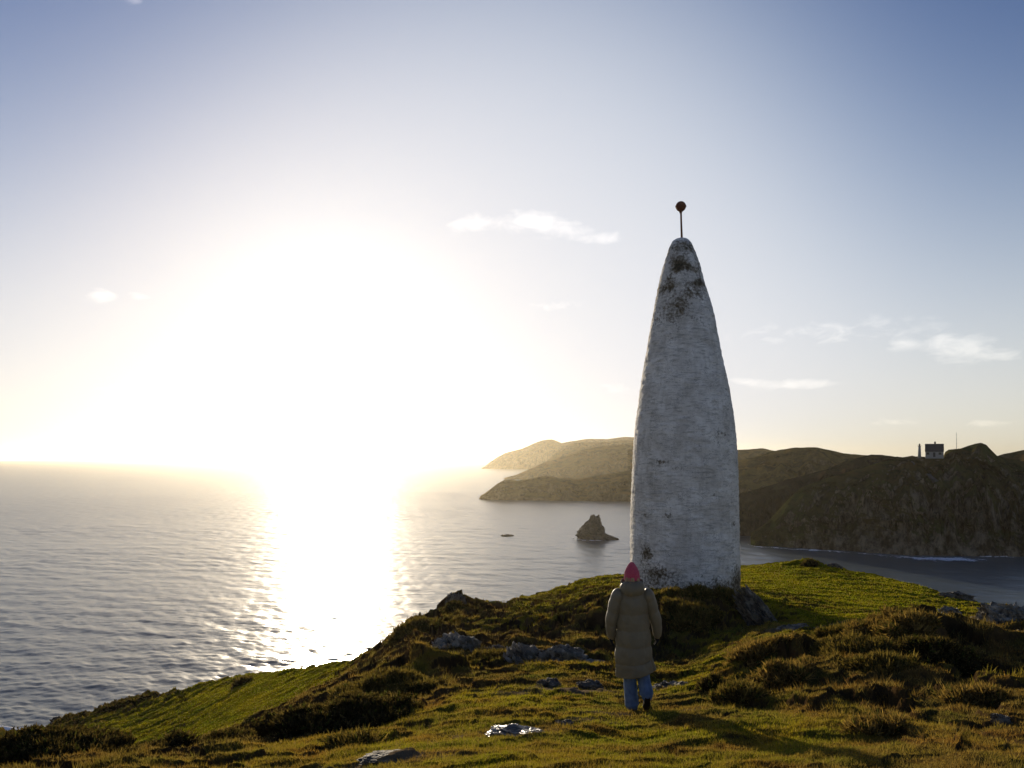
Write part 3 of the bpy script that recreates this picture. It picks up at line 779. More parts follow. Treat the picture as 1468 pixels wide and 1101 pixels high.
hill([(1020, 712, 410), (1060, 708, 412), (1074, 704, 415), (1090, 700, 420), (1135, 686, 425), (1187, 672, 432), (1209, 662, 438), (1230, 656, 440), (1249, 651.5, 440), (1262, 652, 440), (1272, 653.5, 440), (1290, 655, 440), (1330, 660, 440), (1420, 662, 440)],
     [(1020, 396), (1075, 394), (1200, 392), (1420, 392)], MHB, 'brown headland with dark cliffs behind the near headland', back=100, cliff=.6, seed=2, rows=80)
hill([(1020, 668, 640), (1050, 662, 645), (1080, 655, 650), (1095, 650.5, 650), (1107, 647, 650), (1120, 644.5, 650), (1141, 641.5, 650), (1158, 641, 650), (1172, 641.5, 650), (1190, 645.5, 650), (1209, 649.5, 650), (1221, 651, 650), (1260, 654, 650), (1400, 660, 640)],
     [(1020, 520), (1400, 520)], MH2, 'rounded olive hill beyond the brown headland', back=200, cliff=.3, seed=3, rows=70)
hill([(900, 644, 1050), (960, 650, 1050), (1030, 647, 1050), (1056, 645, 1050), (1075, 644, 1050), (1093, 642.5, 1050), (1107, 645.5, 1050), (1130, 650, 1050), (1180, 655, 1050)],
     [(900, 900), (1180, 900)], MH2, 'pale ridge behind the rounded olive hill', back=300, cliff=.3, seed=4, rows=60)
hill([(1405, 664, 520), (1425, 655, 520), (1440, 650.5, 520), (1455, 647.5, 520), (1468, 645, 520), (1500, 640, 520), (1580, 636, 520), (1700, 640, 520)],
     [(1405, 430), (1700, 430)], MH, 'low brown hill at the right edge behind the near headland', back=200, cliff=.3, seed=5, rows=60)
hill([(687, 716, 738), (691, 711, 738), (702, 702, 740), (713, 693.5, 745), (724, 687.5, 750), (733, 687.5, 752), (742, 689, 755), (752, 687.5, 757), (762, 686.5, 760), (770, 684.5, 762), (778, 683, 765), (791, 682.5, 766), (802, 686, 766), (814, 685, 768), (823, 687, 770),
      (842, 684, 775), (869, 680, 780), (887, 677, 790), (905, 674, 800), (960, 668, 820), (1040, 676, 800), (1100, 690, 780)],
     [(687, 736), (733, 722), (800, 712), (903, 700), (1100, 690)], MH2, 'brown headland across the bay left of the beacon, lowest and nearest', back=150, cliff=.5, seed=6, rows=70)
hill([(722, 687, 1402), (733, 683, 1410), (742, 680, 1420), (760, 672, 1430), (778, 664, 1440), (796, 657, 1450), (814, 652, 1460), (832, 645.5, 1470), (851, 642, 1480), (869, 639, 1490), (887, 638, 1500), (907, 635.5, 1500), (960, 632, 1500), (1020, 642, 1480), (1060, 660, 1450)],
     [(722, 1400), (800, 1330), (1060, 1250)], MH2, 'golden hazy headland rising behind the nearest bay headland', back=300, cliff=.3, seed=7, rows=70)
hill([(776, 671, 1990), (783, 663, 2000), (796, 649.5, 2000), (803, 644, 2000), (809, 640, 2000), (823, 635, 2000), (842, 634, 2000), (860, 633.5, 2000), (878, 632.5, 2000), (909, 630.5, 2000), (960, 627, 2000), (1040, 640, 2000)],
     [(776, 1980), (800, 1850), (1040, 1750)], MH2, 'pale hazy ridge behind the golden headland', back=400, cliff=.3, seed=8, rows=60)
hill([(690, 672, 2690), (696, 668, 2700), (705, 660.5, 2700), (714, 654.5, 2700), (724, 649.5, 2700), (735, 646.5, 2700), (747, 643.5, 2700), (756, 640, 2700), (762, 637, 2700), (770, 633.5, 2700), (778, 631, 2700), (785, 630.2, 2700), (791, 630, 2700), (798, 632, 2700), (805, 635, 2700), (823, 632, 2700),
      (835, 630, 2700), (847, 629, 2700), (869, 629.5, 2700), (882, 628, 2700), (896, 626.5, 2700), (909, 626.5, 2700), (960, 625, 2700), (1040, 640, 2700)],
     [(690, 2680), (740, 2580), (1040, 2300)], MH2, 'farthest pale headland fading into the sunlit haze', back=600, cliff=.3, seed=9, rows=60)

SK = 378.0
SKT = [(-.25, 828, 888), (0, 830, 884), (.08, 829, 880), (.17, 828.5, 873), (.28, 828.5, 868), (.36, 830, 866.5), (.5, 834.5, 864), (.7, 840.5, 862.5), (.85, 844.5, 861), (.94, 847, 859.5), (1.0, 849.5, 857)]
sk = catmull(np.array(SKT), 90)
aa = np.linspace(0, 2 * np.pi, 120, endpoint=False)
hk = 36 * SK / F
xc = ((sk[:, 1] + sk[:, 2]) / 2 - 854) / F * SK; xr = np.maximum((sk[:, 2] - sk[:, 1]) / 2 / F * SK, .05)
zz = (sk[:, 0] * hk)[:, None] + 0 * aa[None, :]
nx, ny = np.cos(aa)[None, :] * xr[:, None], np.sin(aa)[None, :] * xr[:, None] * .75
kk = 1 + .30 * (ridged(nx * .16 + zz * .10, ny * .16, zz * .05 + 4, 4) - .45) + .14 * fbm(nx * .5, ny * .5, zz * .5, 3)
zz2 = zz + np.clip(zz / hk, 0, 1) * 1.5 * fbm(nx * .5 + 3, ny * .5, zz * .1, 3) - .6 * np.exp(-((nx - .2) / .45) ** 2) * (zz > .8 * hk)
stk = mesh_np('sea_stack', np.stack([nx * kk + xc[:, None], ny * kk, zz2], -1).reshape(-1, 3), grid_faces(90, 120, True), M_STACK, smooth=False)
stk.location = ((854 - CX) / F * SK, SK, SEA)
tag(stk, 'steep pointed sea stack standing alone in the bay', 'sea stack')
rock(727, 768, 18, 3, 395, 'tiny skerry awash in the bay left of the sea stack', 62, M_STACK, tilt=.7, name='skerry', cat='skerry', group=None, sub=4, base=SEA - .3)


def foam_strip(pts, w, seed):
    P = catmull(pts, 160)
    out = []
    for s in np.linspace(-1, 1, 17):
        out.append(np.stack([P[:, 0] + 0 * s, P[:, 1] + s * w * (0.7 + 0.5 * fbm(P[:, 0] * .08, seed, o=3)), np.full(len(P), SEA + 0.5 - 0.3 * abs(s) + .35 * fbm(P[:, 0] * .2, s * 2, seed, 3))], 1))
    V = np.array(out)
    edge = np.repeat(1 - np.abs(np.linspace(-1, 1, 17))[:, None], len(P), 1) * np.sin(np.linspace(0, np.pi, len(P)))[None, :] ** 0.5
    edge = edge * np.clip(.55 + .9 * fbm(P[:, 0] * .035, P[:, 1] * .02, seed + .5, 3), 0, 1)[None, :]
    return V.reshape(-1, 3), grid_faces(17, len(P)), edge.ravel()


fo = [foam_strip([at(x_, 0, d_) for x_, d_ in L], w_, k) for k, (L, w_) in enumerate([
    ([(1250, 317), (1290, 308), (1330, 303), (1370, 302), (1420, 301)], 13.0),
    ([(1066, 360), (1080, 346), (1092, 343), (1130, 336), (1180, 329), (1230, 320), (1270, 313)], 3.0),
    ([(-70, 120), (-30, 117), (0, 114), (30, 112)], 2.5),
    ([(818, 380), (836, 371), (856, 369), (878, 371), (894, 379)], 1.8),
    ([(1400, 310), (1440, 309), (1500, 307), (1560, 305)], 1.2)])]
off = 0; VV, FF, EE = [], [], []
for v_, f_, e_ in fo:
    VV.append(v_); FF.append(f_ + off); EE.append(e_); off += len(v_)
tag(mesh_np('surf_foam', np.vstack(VV), np.vstack(FF), mat_foam(), attrs={'edge': np.concatenate(EE)}), 'white surf breaking along the foot of the near headland', 'surf', kind='stuff')


# ---------------------------------------------------------------- box helper
def bxm(bm, x0, x1, y0, y1, z0, z1):
    r = bmesh.ops.create_cube(bm, size=1)
    for v in r['verts']:
        v.co = Vector(((x0 + x1) / 2 + v.co.x * (x1 - x0), (y0 + y1) / 2 + v.co.y * (y1 - y0), (z0 + z1) / 2 + v.co.z * (z1 - z0)))
    return r['verts']


# ---------------------------------------------------------------- cottage, light tower and mast on the near headland
M_LIME = simple_mat('limewash', (.24, .235, .225), (.32, .315, .30), 1.5, .85)
M_SLATE = simple_mat('slate', (.035, .035, .04), (.06, .058, .06), 2.0, .8)
M_DARKGLASS = simple_mat('window_glass', (.02, .022, .025), (.03, .03, .035), 1.0, .15, spec=.5)
M_STONE = simple_mat('grey_stone', (.075, .068, .058), (.12, .11, .095), 1.0, .9)
M_STEEL = simple_mat('galvanised_steel', (.22, .22, .22), (.3, .3, .3), 4.0, .5)
pc = at(1339.5, 652.5, 358)
cot = empty('cottage', pc, 'white cottage with dark slate roof on the near headland skyline', 'cottage')
cot.rotation_euler = (0, 0, R(-27))
W_, D_, Hw, Hr = 3.6, 2.6, 1.75, 4.9
bm = bmesh.new(); bxm(bm, -W_, W_, -D_, D_, -1.5, Hw)
for s in (-1, 1):                                       # gables
    a = [bm.verts.new((s * W_, -D_, Hw)), bm.verts.new((s * W_, D_, Hw)), bm.verts.new((s * W_, 0, Hr - .15))]
    b2 = [bm.verts.new((s * (W_ - .3), -D_, Hw)), bm.verts.new((s * (W_ - .3), D_, Hw)), bm.verts.new((s * (W_ - .3), 0, Hr - .15))]
    bm.faces.new(a); bm.faces.new(b2)
    for i in range(3): bm.faces.new((a[i], a[(i + 1) % 3], b2[(i + 1) % 3], b2[i]))
mesh_bm('wall', bm, M_LIME, cot)
bm = bmesh.new()
for s in (-1, 1):
    ins = [(-W_ - .15, s * (D_ + .3), Hw - .2), (W_ + .15, s * (D_ + .3), Hw - .2), (W_ + .15, 0, Hr), (-W_ - .15, 0, Hr)]
    lo = [bm.verts.new(p) for p in ins]; hi = [bm.verts.new((p[0], p[1], p[2] + .2)) for p in ins]
    bm.faces.new(lo); bm.faces.new(hi)
    for i in range(4): bm.faces.new((lo[i], lo[(i + 1) % 4], hi[(i + 1) % 4], hi[i]))
rf = mesh_bm('roof', bm, M_SLATE, cot)
bm = bmesh.new(); bxm(bm, -.1, .6, -.4, .4, Hr - .6, Hr + .9); bxm(bm, -.16, .66, -.46, .46, Hr + .9, Hr + 1.05); bxm(bm, .05, .2, -.1, .1, Hr + 1.05, Hr + 1.3); bxm(bm, .32, .47, -.1, .1, Hr + 1.05, Hr + 1.3)
mesh_bm('chimney', bm, M_STONE, rf)
for x_ in (-2.6, 2.2):
    bm = bmesh.new(); bxm(bm, x_ - .55, x_ + .55, -D_ - .06, -D_ + .1, 0.3, 1.2)
    wf = mesh_bm('window', bm, M_DARKGLASS, cot)
    bm = bmesh.new(); bxm(bm, x_ - .65, x_ + .65, -D_ - .14, -D_ + .1, .18, .3)
    mesh_bm('sill', bm, M_STONE, wf)
bm = bmesh.new(); bxm(bm, -.55, .35, -D_ - .06, -D_ + .1, -.8, 1.2); mesh_bm('door', bm, M_SLATE, cot)

pl = at(1318.2, 653.5, 356)
lt = empty('light_tower', pl, 'slim white navigation light tower left of the cottage', 'lighthouse')
bm = bmesh.new()
bmesh.ops.create_cone(bm, cap_ends=True, segments=20, radius1=.72, radius2=.5, depth=5.2, matrix=Matrix.Translation((0, 0, 1.6)))
mesh_bm('tower', bm, M_LIME, lt, True)
bm = bmesh.new()
bmesh.ops.create_cone(bm, cap_ends=True, segments=20, radius1=.72, radius2=.72, depth=.16, matrix=Matrix.Translation((0, 0, 4.29)))
for k in range(8):
    bxm(bm, .66 * math.cos(k * .785) - .03, .66 * math.cos(k * .785) + .03, .66 * math.sin(k * .785) - .03, .66 * math.sin(k * .785) + .03, 4.37, 4.9)
mesh_bm('gallery', bm, M_STONE, lt)
bm = bmesh.new()
bmesh.ops.create_cone(bm, cap_ends=True, segments=16, radius1=.34, radius2=.34, depth=.75, matrix=Matrix.Translation((0, 0, 4.74)))
bmesh.ops.create_cone(bm, cap_ends=True, segments=16, radius1=.42, radius2=.05, depth=.4, matrix=Matrix.Translation((0, 0, 5.32)))
mesh_bm('lantern', bm, M_DARKGLASS, lt)

pm = at(1371.2, 645, 372)
ma = empty('mast', pm, 'thin guyed radio mast on the skyline right of the cottage', 'mast')
bm = bmesh.new()
bmesh.ops.create_cone(bm, cap_ends=True, segments=8, radius1=.13, radius2=.06, depth=9.4, matrix=Matrix.Translation((0, 0, 3.6)))
for z_ in (3, 5, 7): bxm(bm, -.3, .3, -.05, .05, z_, z_ + .08)
mesh_bm('pole', bm, M_STEEL, ma)

# drystone retaining wall below the cottage and the lane wall at its left
def wall_run(pts, h, t, label):
    bm = bmesh.new(); rng = random.Random(4)
    P = [Vector(p) for p in pts]
    for a, b in zip(P, P[1:]):
        n = max(2, int((b - a).length / 0.9)); dr = (b - a).normalized(); sd = Vector((-dr.y, dr.x, 0)).normalized() * t / 2
        for k in range(n):
            p, q = a.lerp(b, k / n + .01), a.lerp(b, (k + 1) / n - .01); hh = h * rng.uniform(.85, 1.1)
            lo = [p - sd, q - sd, q + sd, p + sd]
            v0 = [bm.verts.new(v - Vector((0, 0, .6))) for v in lo]; v1 = [bm.verts.new(v * 1 + Vector((0, 0, hh))) for v in lo]
            bm.faces.new(v0); bm.faces.new(v1)
            for i in range(4): bm.faces.new((v0[i], v0[(i + 1) % 4], v1[(i + 1) % 4], v1[i]))
    return tag(mesh_bm('stone_wall', bm, M_STONE), label, 'wall')


def on_hill(px, d, default):
    """height of the near headland under a place"""
    dg = bpy.context.evaluated_depsgraph_get()
    o = bpy.data.objects['hill']
    hit, loc, *_ = o.ray_cast(Vector(((px - CX) / F * d, d, 60)), Vector((0, 0, -1)))
    return loc.z if hit else default


HZF = lambda px, d: Vector(((px - CX) / F * d, d, on_hill(px, d, 0)))
wall_run([HZF(1302, 366), HZF(1307, 364), HZF(1311, 361)], .9, .6, 'short pale stone wall left of the light tower')
wall_run([HZF(1331, 356), HZF(1333, 353), HZF(1336, 350), HZF(1340, 347), HZF(1343, 345)], 1.0, 1.6, 'pale stone wall running downhill below the cottage')

# ---------------------------------------------------------------- the beacon
BD = 34.5; MPX = BD / F
PROF = [(905, 1058.2, 862), (904.8, 1058.2, 845), (904.3, 1058.2, 800), (904.4, 1057, 750), (906.2, 1055.9, 690), (907.2, 1055.2, 669), (911, 1051.7, 614), (918.3, 1043.6, 560), (926.4, 1032.6, 507), (935.9, 1022.8, 454), (945.9, 1008.2, 402), (953.5, 1001.3, 375),
        (959.5, 993.6, 355), (963.5, 989.5, 347), (967.5, 985.8, 343.5), (972, 981.5, 341.8), (976, 977.4, 341.4)]
pf = np.array(PROF)
bcx = (904.8 + 1058.2) / 2
b0 = at(bcx, 846, BD)
zs = (846 - pf[:, 2]) * MPX; rads = (pf[:, 1] - pf[:, 0]) / 2 * MPX; axs = ((pf[:, 0] + pf[:, 1]) / 2 - bcx) * MPX
beacon = empty('beacon', b0, 'tall whitewashed stone daymark beacon tapering to a rounded top with lichen stains', 'beacon')
nz_, na_ = 420, 300
ss = np.linspace(0, len(pf) - 1, nz_)
# even spacing along the profile
dense = catmull(np.stack([axs, zs, rads], 1), 4000)
arc = np.concatenate([[0], np.cumsum(np.hypot(np.diff(dense[:, 1]), np.diff(dense[:, 2])))])
ti = np.interp(np.linspace(0, arc[-1], nz_), arc, np.arange(4000))
rows = np.stack([np.interp(ti, np.arange(4000), dense[:, k]) for k in range(3)], 1)
an = np.linspace(0, 2 * np.pi, na_, endpoint=False)
Zb = np.repeat(rows[:, 1][:, None], na_, 1); Rb = np.maximum(rows[:, 2], .002)[:, None] + 0 * an[None, :]
ca, sa = np.cos(an)[None, :] + 0 * Zb, np.sin(an)[None, :] + 0 * Zb
qx, qy = ca * Rb, sa * Rb
rough_ = 0.018 * fbm(qx * 1.8, qy * 1.8, Zb * 4.5, 4) + 0.020 * fbm(qx * 4.5, qy * 4.5, Zb * 8, 3) + 0.012 * fbm(qx * .5, qy * .5, Zb * .5, 2)
Rb = np.maximum(Rb + rough_ * np.clip(Rb / .5, 0, 1), 0)
VB = np.stack([ca * Rb + rows[:, 0][:, None], sa * Rb, Zb], -1).reshape(-1, 3)


def spot(px, py, rx, ry, s):
    """weathered patch on the seaward-away face, in the beacon's own metres"""
    x0, z0 = (px - bcx) * MPX, (846 - py) * MPX
    return s * np.exp(-(((VB[:, 0] - x0) / (rx * MPX)) ** 2 + ((VB[:, 2] - z0) / (ry * MPX)) ** 2)) * (VB[:, 1] < 0.4)


gr = (0.22 + 0.30 * fbm(VB[:, 0] * 1.2, VB[:, 1] * 1.2, VB[:, 2] * .8, 3)) * sstep(9.8, 13.6, VB[:, 2]) + 0.30 * (1 - sstep(0.2, 1.7, VB[:, 2])) + 0.12 * fbm(VB[:, 0], VB[:, 1], VB[:, 2] * .7, 3)
for sp in [(974, 358, 16, 10, .35), (968, 378, 14, 8, .3), (984, 390, 11, 7, .5), (968, 390, 9, 6, .35), (953, 418, 12, 7, .4), (961, 455, 15, 16, .45), (965, 435, 14, 10, .3), (995, 412, 12, 5, .5), (918, 735, 6, 4, .42), (945, 735, 5, 4, .4), (919, 788, 8, 14, .5), (935, 812, 26, 8, .3),
           (1038, 747, 5, 4, .5), (940, 662, 12, 3, .35), (955, 670, 9, 4, .35), (1008, 705, 10, 6, .3), (1030, 590, 10, 10, .25), (1020, 625, 16, 6, .3), (990, 640, 20, 8, .2), (1045, 820, 14, 22, .35), (985, 830, 60, 10, .2)]:
    gr = gr + spot(*sp)
mesh_np('tower', VB, grid_faces(nz_, na_, True), M_WHITE, beacon, attrs={'grime': np.clip(gr, 0, 1.2)})
M_RUST = simple_mat('rusted_iron', (.10, .035, .022), (.20, .075, .04), 9, .8, .5, .01)
ptop = Vector((axs[-1], 0, zs[-1])); pball = Vector(((976.0 - bcx) * MPX, 0, (846 - 296) * MPX))
Vp, Fp = loft([(ptop.x + .03, 0, ptop.z - .5, .05, .05), (ptop.x + .02, 0, ptop.z, .048, .048), (ptop.x, 0, ptop.z + .6, .042, .042), (pball.x, 0, pball.z, .04, .04)], 16, 20)
quads_obj('pole', [(Vp, Fp)], M_RUST, beacon)
bm = bmesh.new(); bmesh.ops.create_uvsphere(bm, u_segments=40, v_segments=28, radius=.222, matrix=Matrix.Translation(pball))
bmesh.ops.create_cone(bm, cap_ends=True, segments=40, radius1=.238, radius2=.238, depth=.035, matrix=Matrix.Translation(pball))
bmesh.ops.create_cone(bm, cap_ends=True, segments=20, radius1=.05, radius2=.09, depth=.10, matrix=Matrix.Translation(pball - Vector((0, 0, .24))))
mesh_bm('ball', bm, M_RUST, beacon, True)

# ---------------------------------------------------------------- the walker
M_COAT = simple_mat('puffer_nylon', (.172, .142, .086), (.210, .174, .106), 6, .55, .35, .004, .35)
M_FLEECE = simple_mat('hood_fleece', (.20, .15, .10), (.30, .24, .17), 40, .95, .8, .01, .1)
M_HAT = simple_mat('pink_wool', (.50, .065, .11), (.62, .10, .155), 45, .9, .7, .006, .1, **{'Sheen Weight': .3})
M_JEAN = simple_mat('washed_denim', (.085, .125, .20), (.15, .215, .32), 14, .85, .4, .003, .15)
M_SHOE = simple_mat('dark_boot_leather', (.016, .013, .011), (.03, .024, .02), 12, .6, .2, .002)
M_GLOVE = simple_mat('black_knit', (.012, .012, .013), (.022, .021, .022), 40, .9, .3, .002, .1)
M_SKIN = simple_mat('skin', (.50, .30, .22), (.58, .36, .27), 8, .55)
M_HAIR = simple_mat('blonde_hair', (.32, .20, .10), (.48, .33, .18), 60, .5, .5, .004)

hx, hy = (906 - CX) / F * 9.3, 9.3
hz = gz_at(hx, hy)
WO = Vector((hx, hy, hz + .025))


def skin_mesh(name, joints, edges, mat, parent, sub=2, root=0, extra=None, voxel=None):
    me = bpy.data.meshes.new(name + '_skeleton')
    me.from_pydata([j[:3] for j in joints], edges, [])
    o = bpy.data.objects.new(name + '_skeleton', me); COL.objects.link(o)
    o.modifiers.new('skin', 'SKIN')
    sv = me.skin_vertices[0].data
    for i, j in enumerate(joints):
        r = j[3] if isinstance(j[3], tuple) else (j[3], j[3])
        sv[i].radius = r; sv[i].use_root = (i == root)
    s = o.modifiers.new('sub', 'SUBSURF'); s.levels = s.render_levels = sub
    dg = bpy.context.evaluated_depsgraph_get(); dg.update()
    ev = bpy.data.meshes.new_from_object(o.evaluated_get(dg))
    bpy.data.objects.remove(o)
    if extra:
        bm = bmesh.new(); bm.from_mesh(ev)
        extra(bm); bm.to_mesh(ev); bm.free()
    o2 = bpy.data.objects.new(name, ev); COL.objects.link(o2)
    if voxel:
        rm = o2.modifiers.new('r', 'REMESH'); rm.mode = 'VOXEL'; rm.voxel_size = voxel; rm.use_smooth_shade = True
        dg = bpy.context.evaluated_depsgraph_get(); dg.update()
        ev2 = bpy.data.meshes.new_from_object(o2.evaluated_get(dg)); o2.modifiers.clear(); o2.data = ev2; ev = ev2
    bm = bmesh.new(); bm.from_mesh(ev)                      # keep the one continuous body surface
    seen, best = set(), []
    for v in bm.verts:
        if v.index in seen: continue
        st, isl = [v], []
        seen.add(v.index)
        while st:
            q = st.pop(); isl.append(q)
            for e in q.link_edges:
                t = e.other_vert(q)
                if t.index not in seen: seen.add(t.index); st.append(t)
        if len(isl) > len(best): best = isl
    bs = set(best); bmesh.ops.delete(bm, geom=[v for v in bm.verts if v not in bs], context='VERTS')
    bm.to_mesh(ev); bm.free()
    ev.polygons.foreach_set('use_smooth', [True] * len(ev.polygons))
    ev.materials.clear(); ev.materials.append(mat)
    if parent: o2.parent = parent
    return o2


def hand_chain(J, E, wrist, side, dirv, grow=0.0):
    """palm and five curled fingers from a wrist joint index"""
    w = Vector(J[wrist][:3]); d = Vector(dirv).normalized(); s = Vector((0, 1, 0)); out = Vector((side, 0, 0))
    J.append((*(w + d * .045), .026 + grow)); palm = len(J) - 1; E.append((wrist, palm))
    J.append((*(w + d * .075), .024 + grow)); kn = len(J) - 1; E.append((palm, kn))
    for k, L in enumerate((.070, .078, .072, .056)):
        off_ = s * (0.030 - 0.020 * k)
        p = w + d * .085 + off_
        prev = kn
        for q, (f, c) in enumerate(((.0, 0), (.42, .012), (.75, .022), (1.0, .034))):
            J.append((*(p + d * (L * f * (1 - .25 * f)) - out * c), .0092 - .0010 * q + grow)); E.append((prev, len(J) - 1)); prev = len(J) - 1
    prev = palm
    for q, (f, y_) in enumerate(((.25, .034), (.6, .048), (1.0, .054))):
        J.append((*(w + d * (.03 + .055 * f) + s * y_ - out * (.006 + .014 * f)), .0105 - .0012 * q + grow)); E.append((prev, len(J) - 1)); prev = len(J) - 1


LA = [(-.155, -.01, 1.335), (-.240, 0, 1.09), (-.252, .045, .85)]
RA = [(.175, -.01, 1.335), (.280, 0, 1.08), (.322, .03, .86)]
J = [(.015, 0, .86, (.14, .10)), (.01, 0, 1.02, (.13, .09)), (.005, -.005, 1.2, (.15, .10)), (0, -.01, 1.33, (.12, .08)), (0, 0, 1.41, .052), (0, .01, 1.47, .055)]
E = [(0, 1), (1, 2), (2, 3), (3, 4), (4, 5)]
for arm, sd in ((LA, -1), (RA, 1)):
    prev = 3
    for p, r in zip(arm, (.06, .045, .028)):
        J.append((*p, r)); E.append((prev, len(J) - 1)); prev = len(J) - 1
    hand_chain(J, E, prev, sd, (0, .12, -1))
LL = [(-.05, 0, .80, .085), (-.035, .035, .46, .056), (-.005, 0, .12, .040), (.005, -.02, .045, .036), (.012, .15, .03, .030)]
RL = [(.10, 0, .80, .085), (.13, .045, .47, .056), (.155, -.12, .23, .040), (.160, -.16, .165, .036), (.166, -.10, .07, .028)]
for leg in (LL, RL):
    prev = 0
    for j in leg: J.append(j); E.append((prev, len(J) - 1)); prev = len(J) - 1


def head_extra(bm):
    def ell(c, r, sg=24):
        bmesh.ops.create_uvsphere(bm, u_segments=sg, v_segments=sg // 2 + 4, radius=1, matrix=Matrix.Translation(c) @ Matrix.Diagonal((*r, 1)))
    ell((0, .01, 1.545), (.074, .092, .105), 32)           # skull
    ell((0, .055, 1.475), (.050, .052, .055))              # jaw and chin
    ell((0, .105, 1.520), (.013, .020, .024), 14)          # nose
    ell((0, .098, 1.478), (.024, .010, .006), 14); ell((0, .096, 1.468), (.021, .011, .007), 14)   # lips
    for s in (-1, 1):
        ell((s * .074, .0, 1.525), (.010, .020, .032), 14)  # ears
        ell((s * .031, .088, 1.552), (.014, .010, .009), 14)  # eyelids
        ell((s * .031, .092, 1.572), (.022, .008, .006), 14)  # brows


person = skin_mesh('person', J, E, M_SKIN, None, extra=head_extra, voxel=.0045)
person.location = WO; person.scale = (.93, 1, 1)
tag(person, 'person in a long taupe puffer coat and pink beanie walking away towards the beacon', 'person')


def quilt(z0, pitch, amp):
    def f(C, a):
        ph = (C[:, 2] - z0) / pitch
        s = np.abs(np.sin(np.pi * ph)) ** 0.55
        base = 1 + amp * (s - 0.75)
        wr = 0.034 * fbm(np.cos(a)[None, :] * 3 + 0 * ph[:, None], np.sin(a)[None, :] * 3, ph[:, None] * 2.3, 3)
        pk = 0.014 * perlin(a[None, :] * 5, ph[:, None] * 1.0, 3.0) * (1 - s)[:, None]
        return base[:, None] + wr + pk
    return f


def coat_puff(C, a):
    k = quilt(.16, .19, .07)(C, a)
    # rounded-square cross-section and a side vent near the hem on the right
    k = k * (1 + 0.06 * np.cos(4 * a + np.pi)[None, :] * -1)
    vent = np.exp(-((a - 6.0) / .10) ** 2)[None, :] * sstep(.62, .40, C[:, 2])[:, None] if False else np.exp(-((a - 6.0) / .09) ** 2)[None, :] * (1 - sstep(.42, .62, C[:, 2]))[:, None]
    k = k * (1 - .22 * vent)
    hem = 1 + 0.03 * np.sin(a * 3 + 1)[None, :] * (1 - sstep(.35, .7, C[:, 2]))[:, None]
    return k * hem


torso = [(.048, .005, .400, .236, .188), (.046, .005, .412, .240, .190), (.042, .004, .435, .238, .190), (.032, .002, .49, .231, .187), (.020, 0, .55, .222, .180), (.018, 0, .76, .211, .168), (.014, -.004, .95, .197, .150), (.012, -.006, 1.05, .191, .142), (.010, -.01, 1.20, .192, .140),
         (.006, -.012, 1.30, .188, .128), (.004, -.012, 1.355, .160, .112), (.002, -.008, 1.40, .115, .098), (0, 0, 1.44, .082, .085), (0, 0, 1.455, .05, .05)]
Vt, Ft = loft(torso, 88, 230, coat_puff)
sl = [(-.130, -.01, 1.365, .040, .050), (-.165, -.01, 1.335, .075, .088), (-.200, -.008, 1.26, .082, .090), (-.232, 0, 1.14, .077, .084), (-.256, .004, 1.04, .074, .078), (-.262, .018, .95, .068, .070), (-.256, .036, .87, .058, .062), (-.252, .045, .820, .049, .052), (-.252, .047, .812, .030, .030)]
sr = [(.145, -.01, 1.365, .040, .050), (.180, -.01, 1.335, .075, .088), (.218, -.008, 1.26, .082, .090), (.256, 0, 1.14, .077, .084), (.290, .002, 1.05, .072, .076), (.314, .012, .96, .066, .068), (.322, .026, .88, .056, .060), (.323, .032, .835, .048, .052), (.323, .034, .828, .03, .03)]
slv = [loft(s_, 44, 110, quilt(.10, .145, .085)) for s_ in (sl, sr)]
coat = quads_obj('coat', [(Vt, Ft)] + slv, M_COAT, person)
# folded-down hood: a thick soft collar that sags behind the neck, open in the middle
na2, nb2 = 64, 26
A2, B2 = np.meshgrid(np.linspace(0, 2 * np.pi, na2, endpoint=False), np.linspace(0, 2 * np.pi, nb2, endpoint=False))
bk = 0.5 - 0.5 * np.sin(A2)                                     # 1 behind the neck
Rm, rm, rz_ = .088 + .012 * bk, .045 + .020 * bk, .050 + .045 * bk
wr = 1 + .10 * fbm(np.cos(A2) * 2, np.sin(A2) * 2, B2 * .6, 3)
Xh = np.cos(A2) * (Rm * 1.05 + rm * np.cos(B2) * wr); Yh = np.sin(A2) * (Rm * .85 + rm * np.cos(B2) * wr) - .012
Zh = 1.425 - .032 * bk + rz_ * np.sin(B2) * wr
Fh = grid_faces(nb2, na2, True); jj = np.arange(na2)
Fh = np.vstack([Fh, np.stack([(nb2 - 1) * na2 + jj, (nb2 - 1) * na2 + (jj + 1) % na2, (jj + 1) % na2, jj], -1)])
mesh_np('hood', np.stack([Xh, Yh, Zh], -1).reshape(-1, 3), Fh, M_COAT, coat)
# pale fleece edge of the hood
trim_r = [(.125 * math.cos(t), .095 * math.sin(t) + .012, 1.485 - .012 * (1 - math.sin(t)), .016, .016) for t in np.linspace(-.35, math.pi + .35, 14)]
P3 = catmull([q[:3] for q in trim_r], 70); an3 = np.linspace(0, 2 * np.pi, 14, endpoint=False)
tv = np.gradient(P3, axis=0); tv /= np.linalg.norm(tv, axis=1)[:, None]; up3 = np.array([0, 0, 1.]); sd3 = np.cross(tv, up3)
rr3 = .019 * (1 + .35 * fbm(np.arange(70)[:, None] * .7, an3[None, :] * 2, 1.0, 2))
V3 = P3[:, None] + sd3[:, None] * (np.cos(an3)[None, :] * rr3)[..., None] + up3 * (np.sin(an3)[None, :] * rr3 * 1.15)[..., None]
mesh_np('hood_trim', V3.reshape(-1, 3), grid_faces(70, 14, True), M_FLEECE, coat)

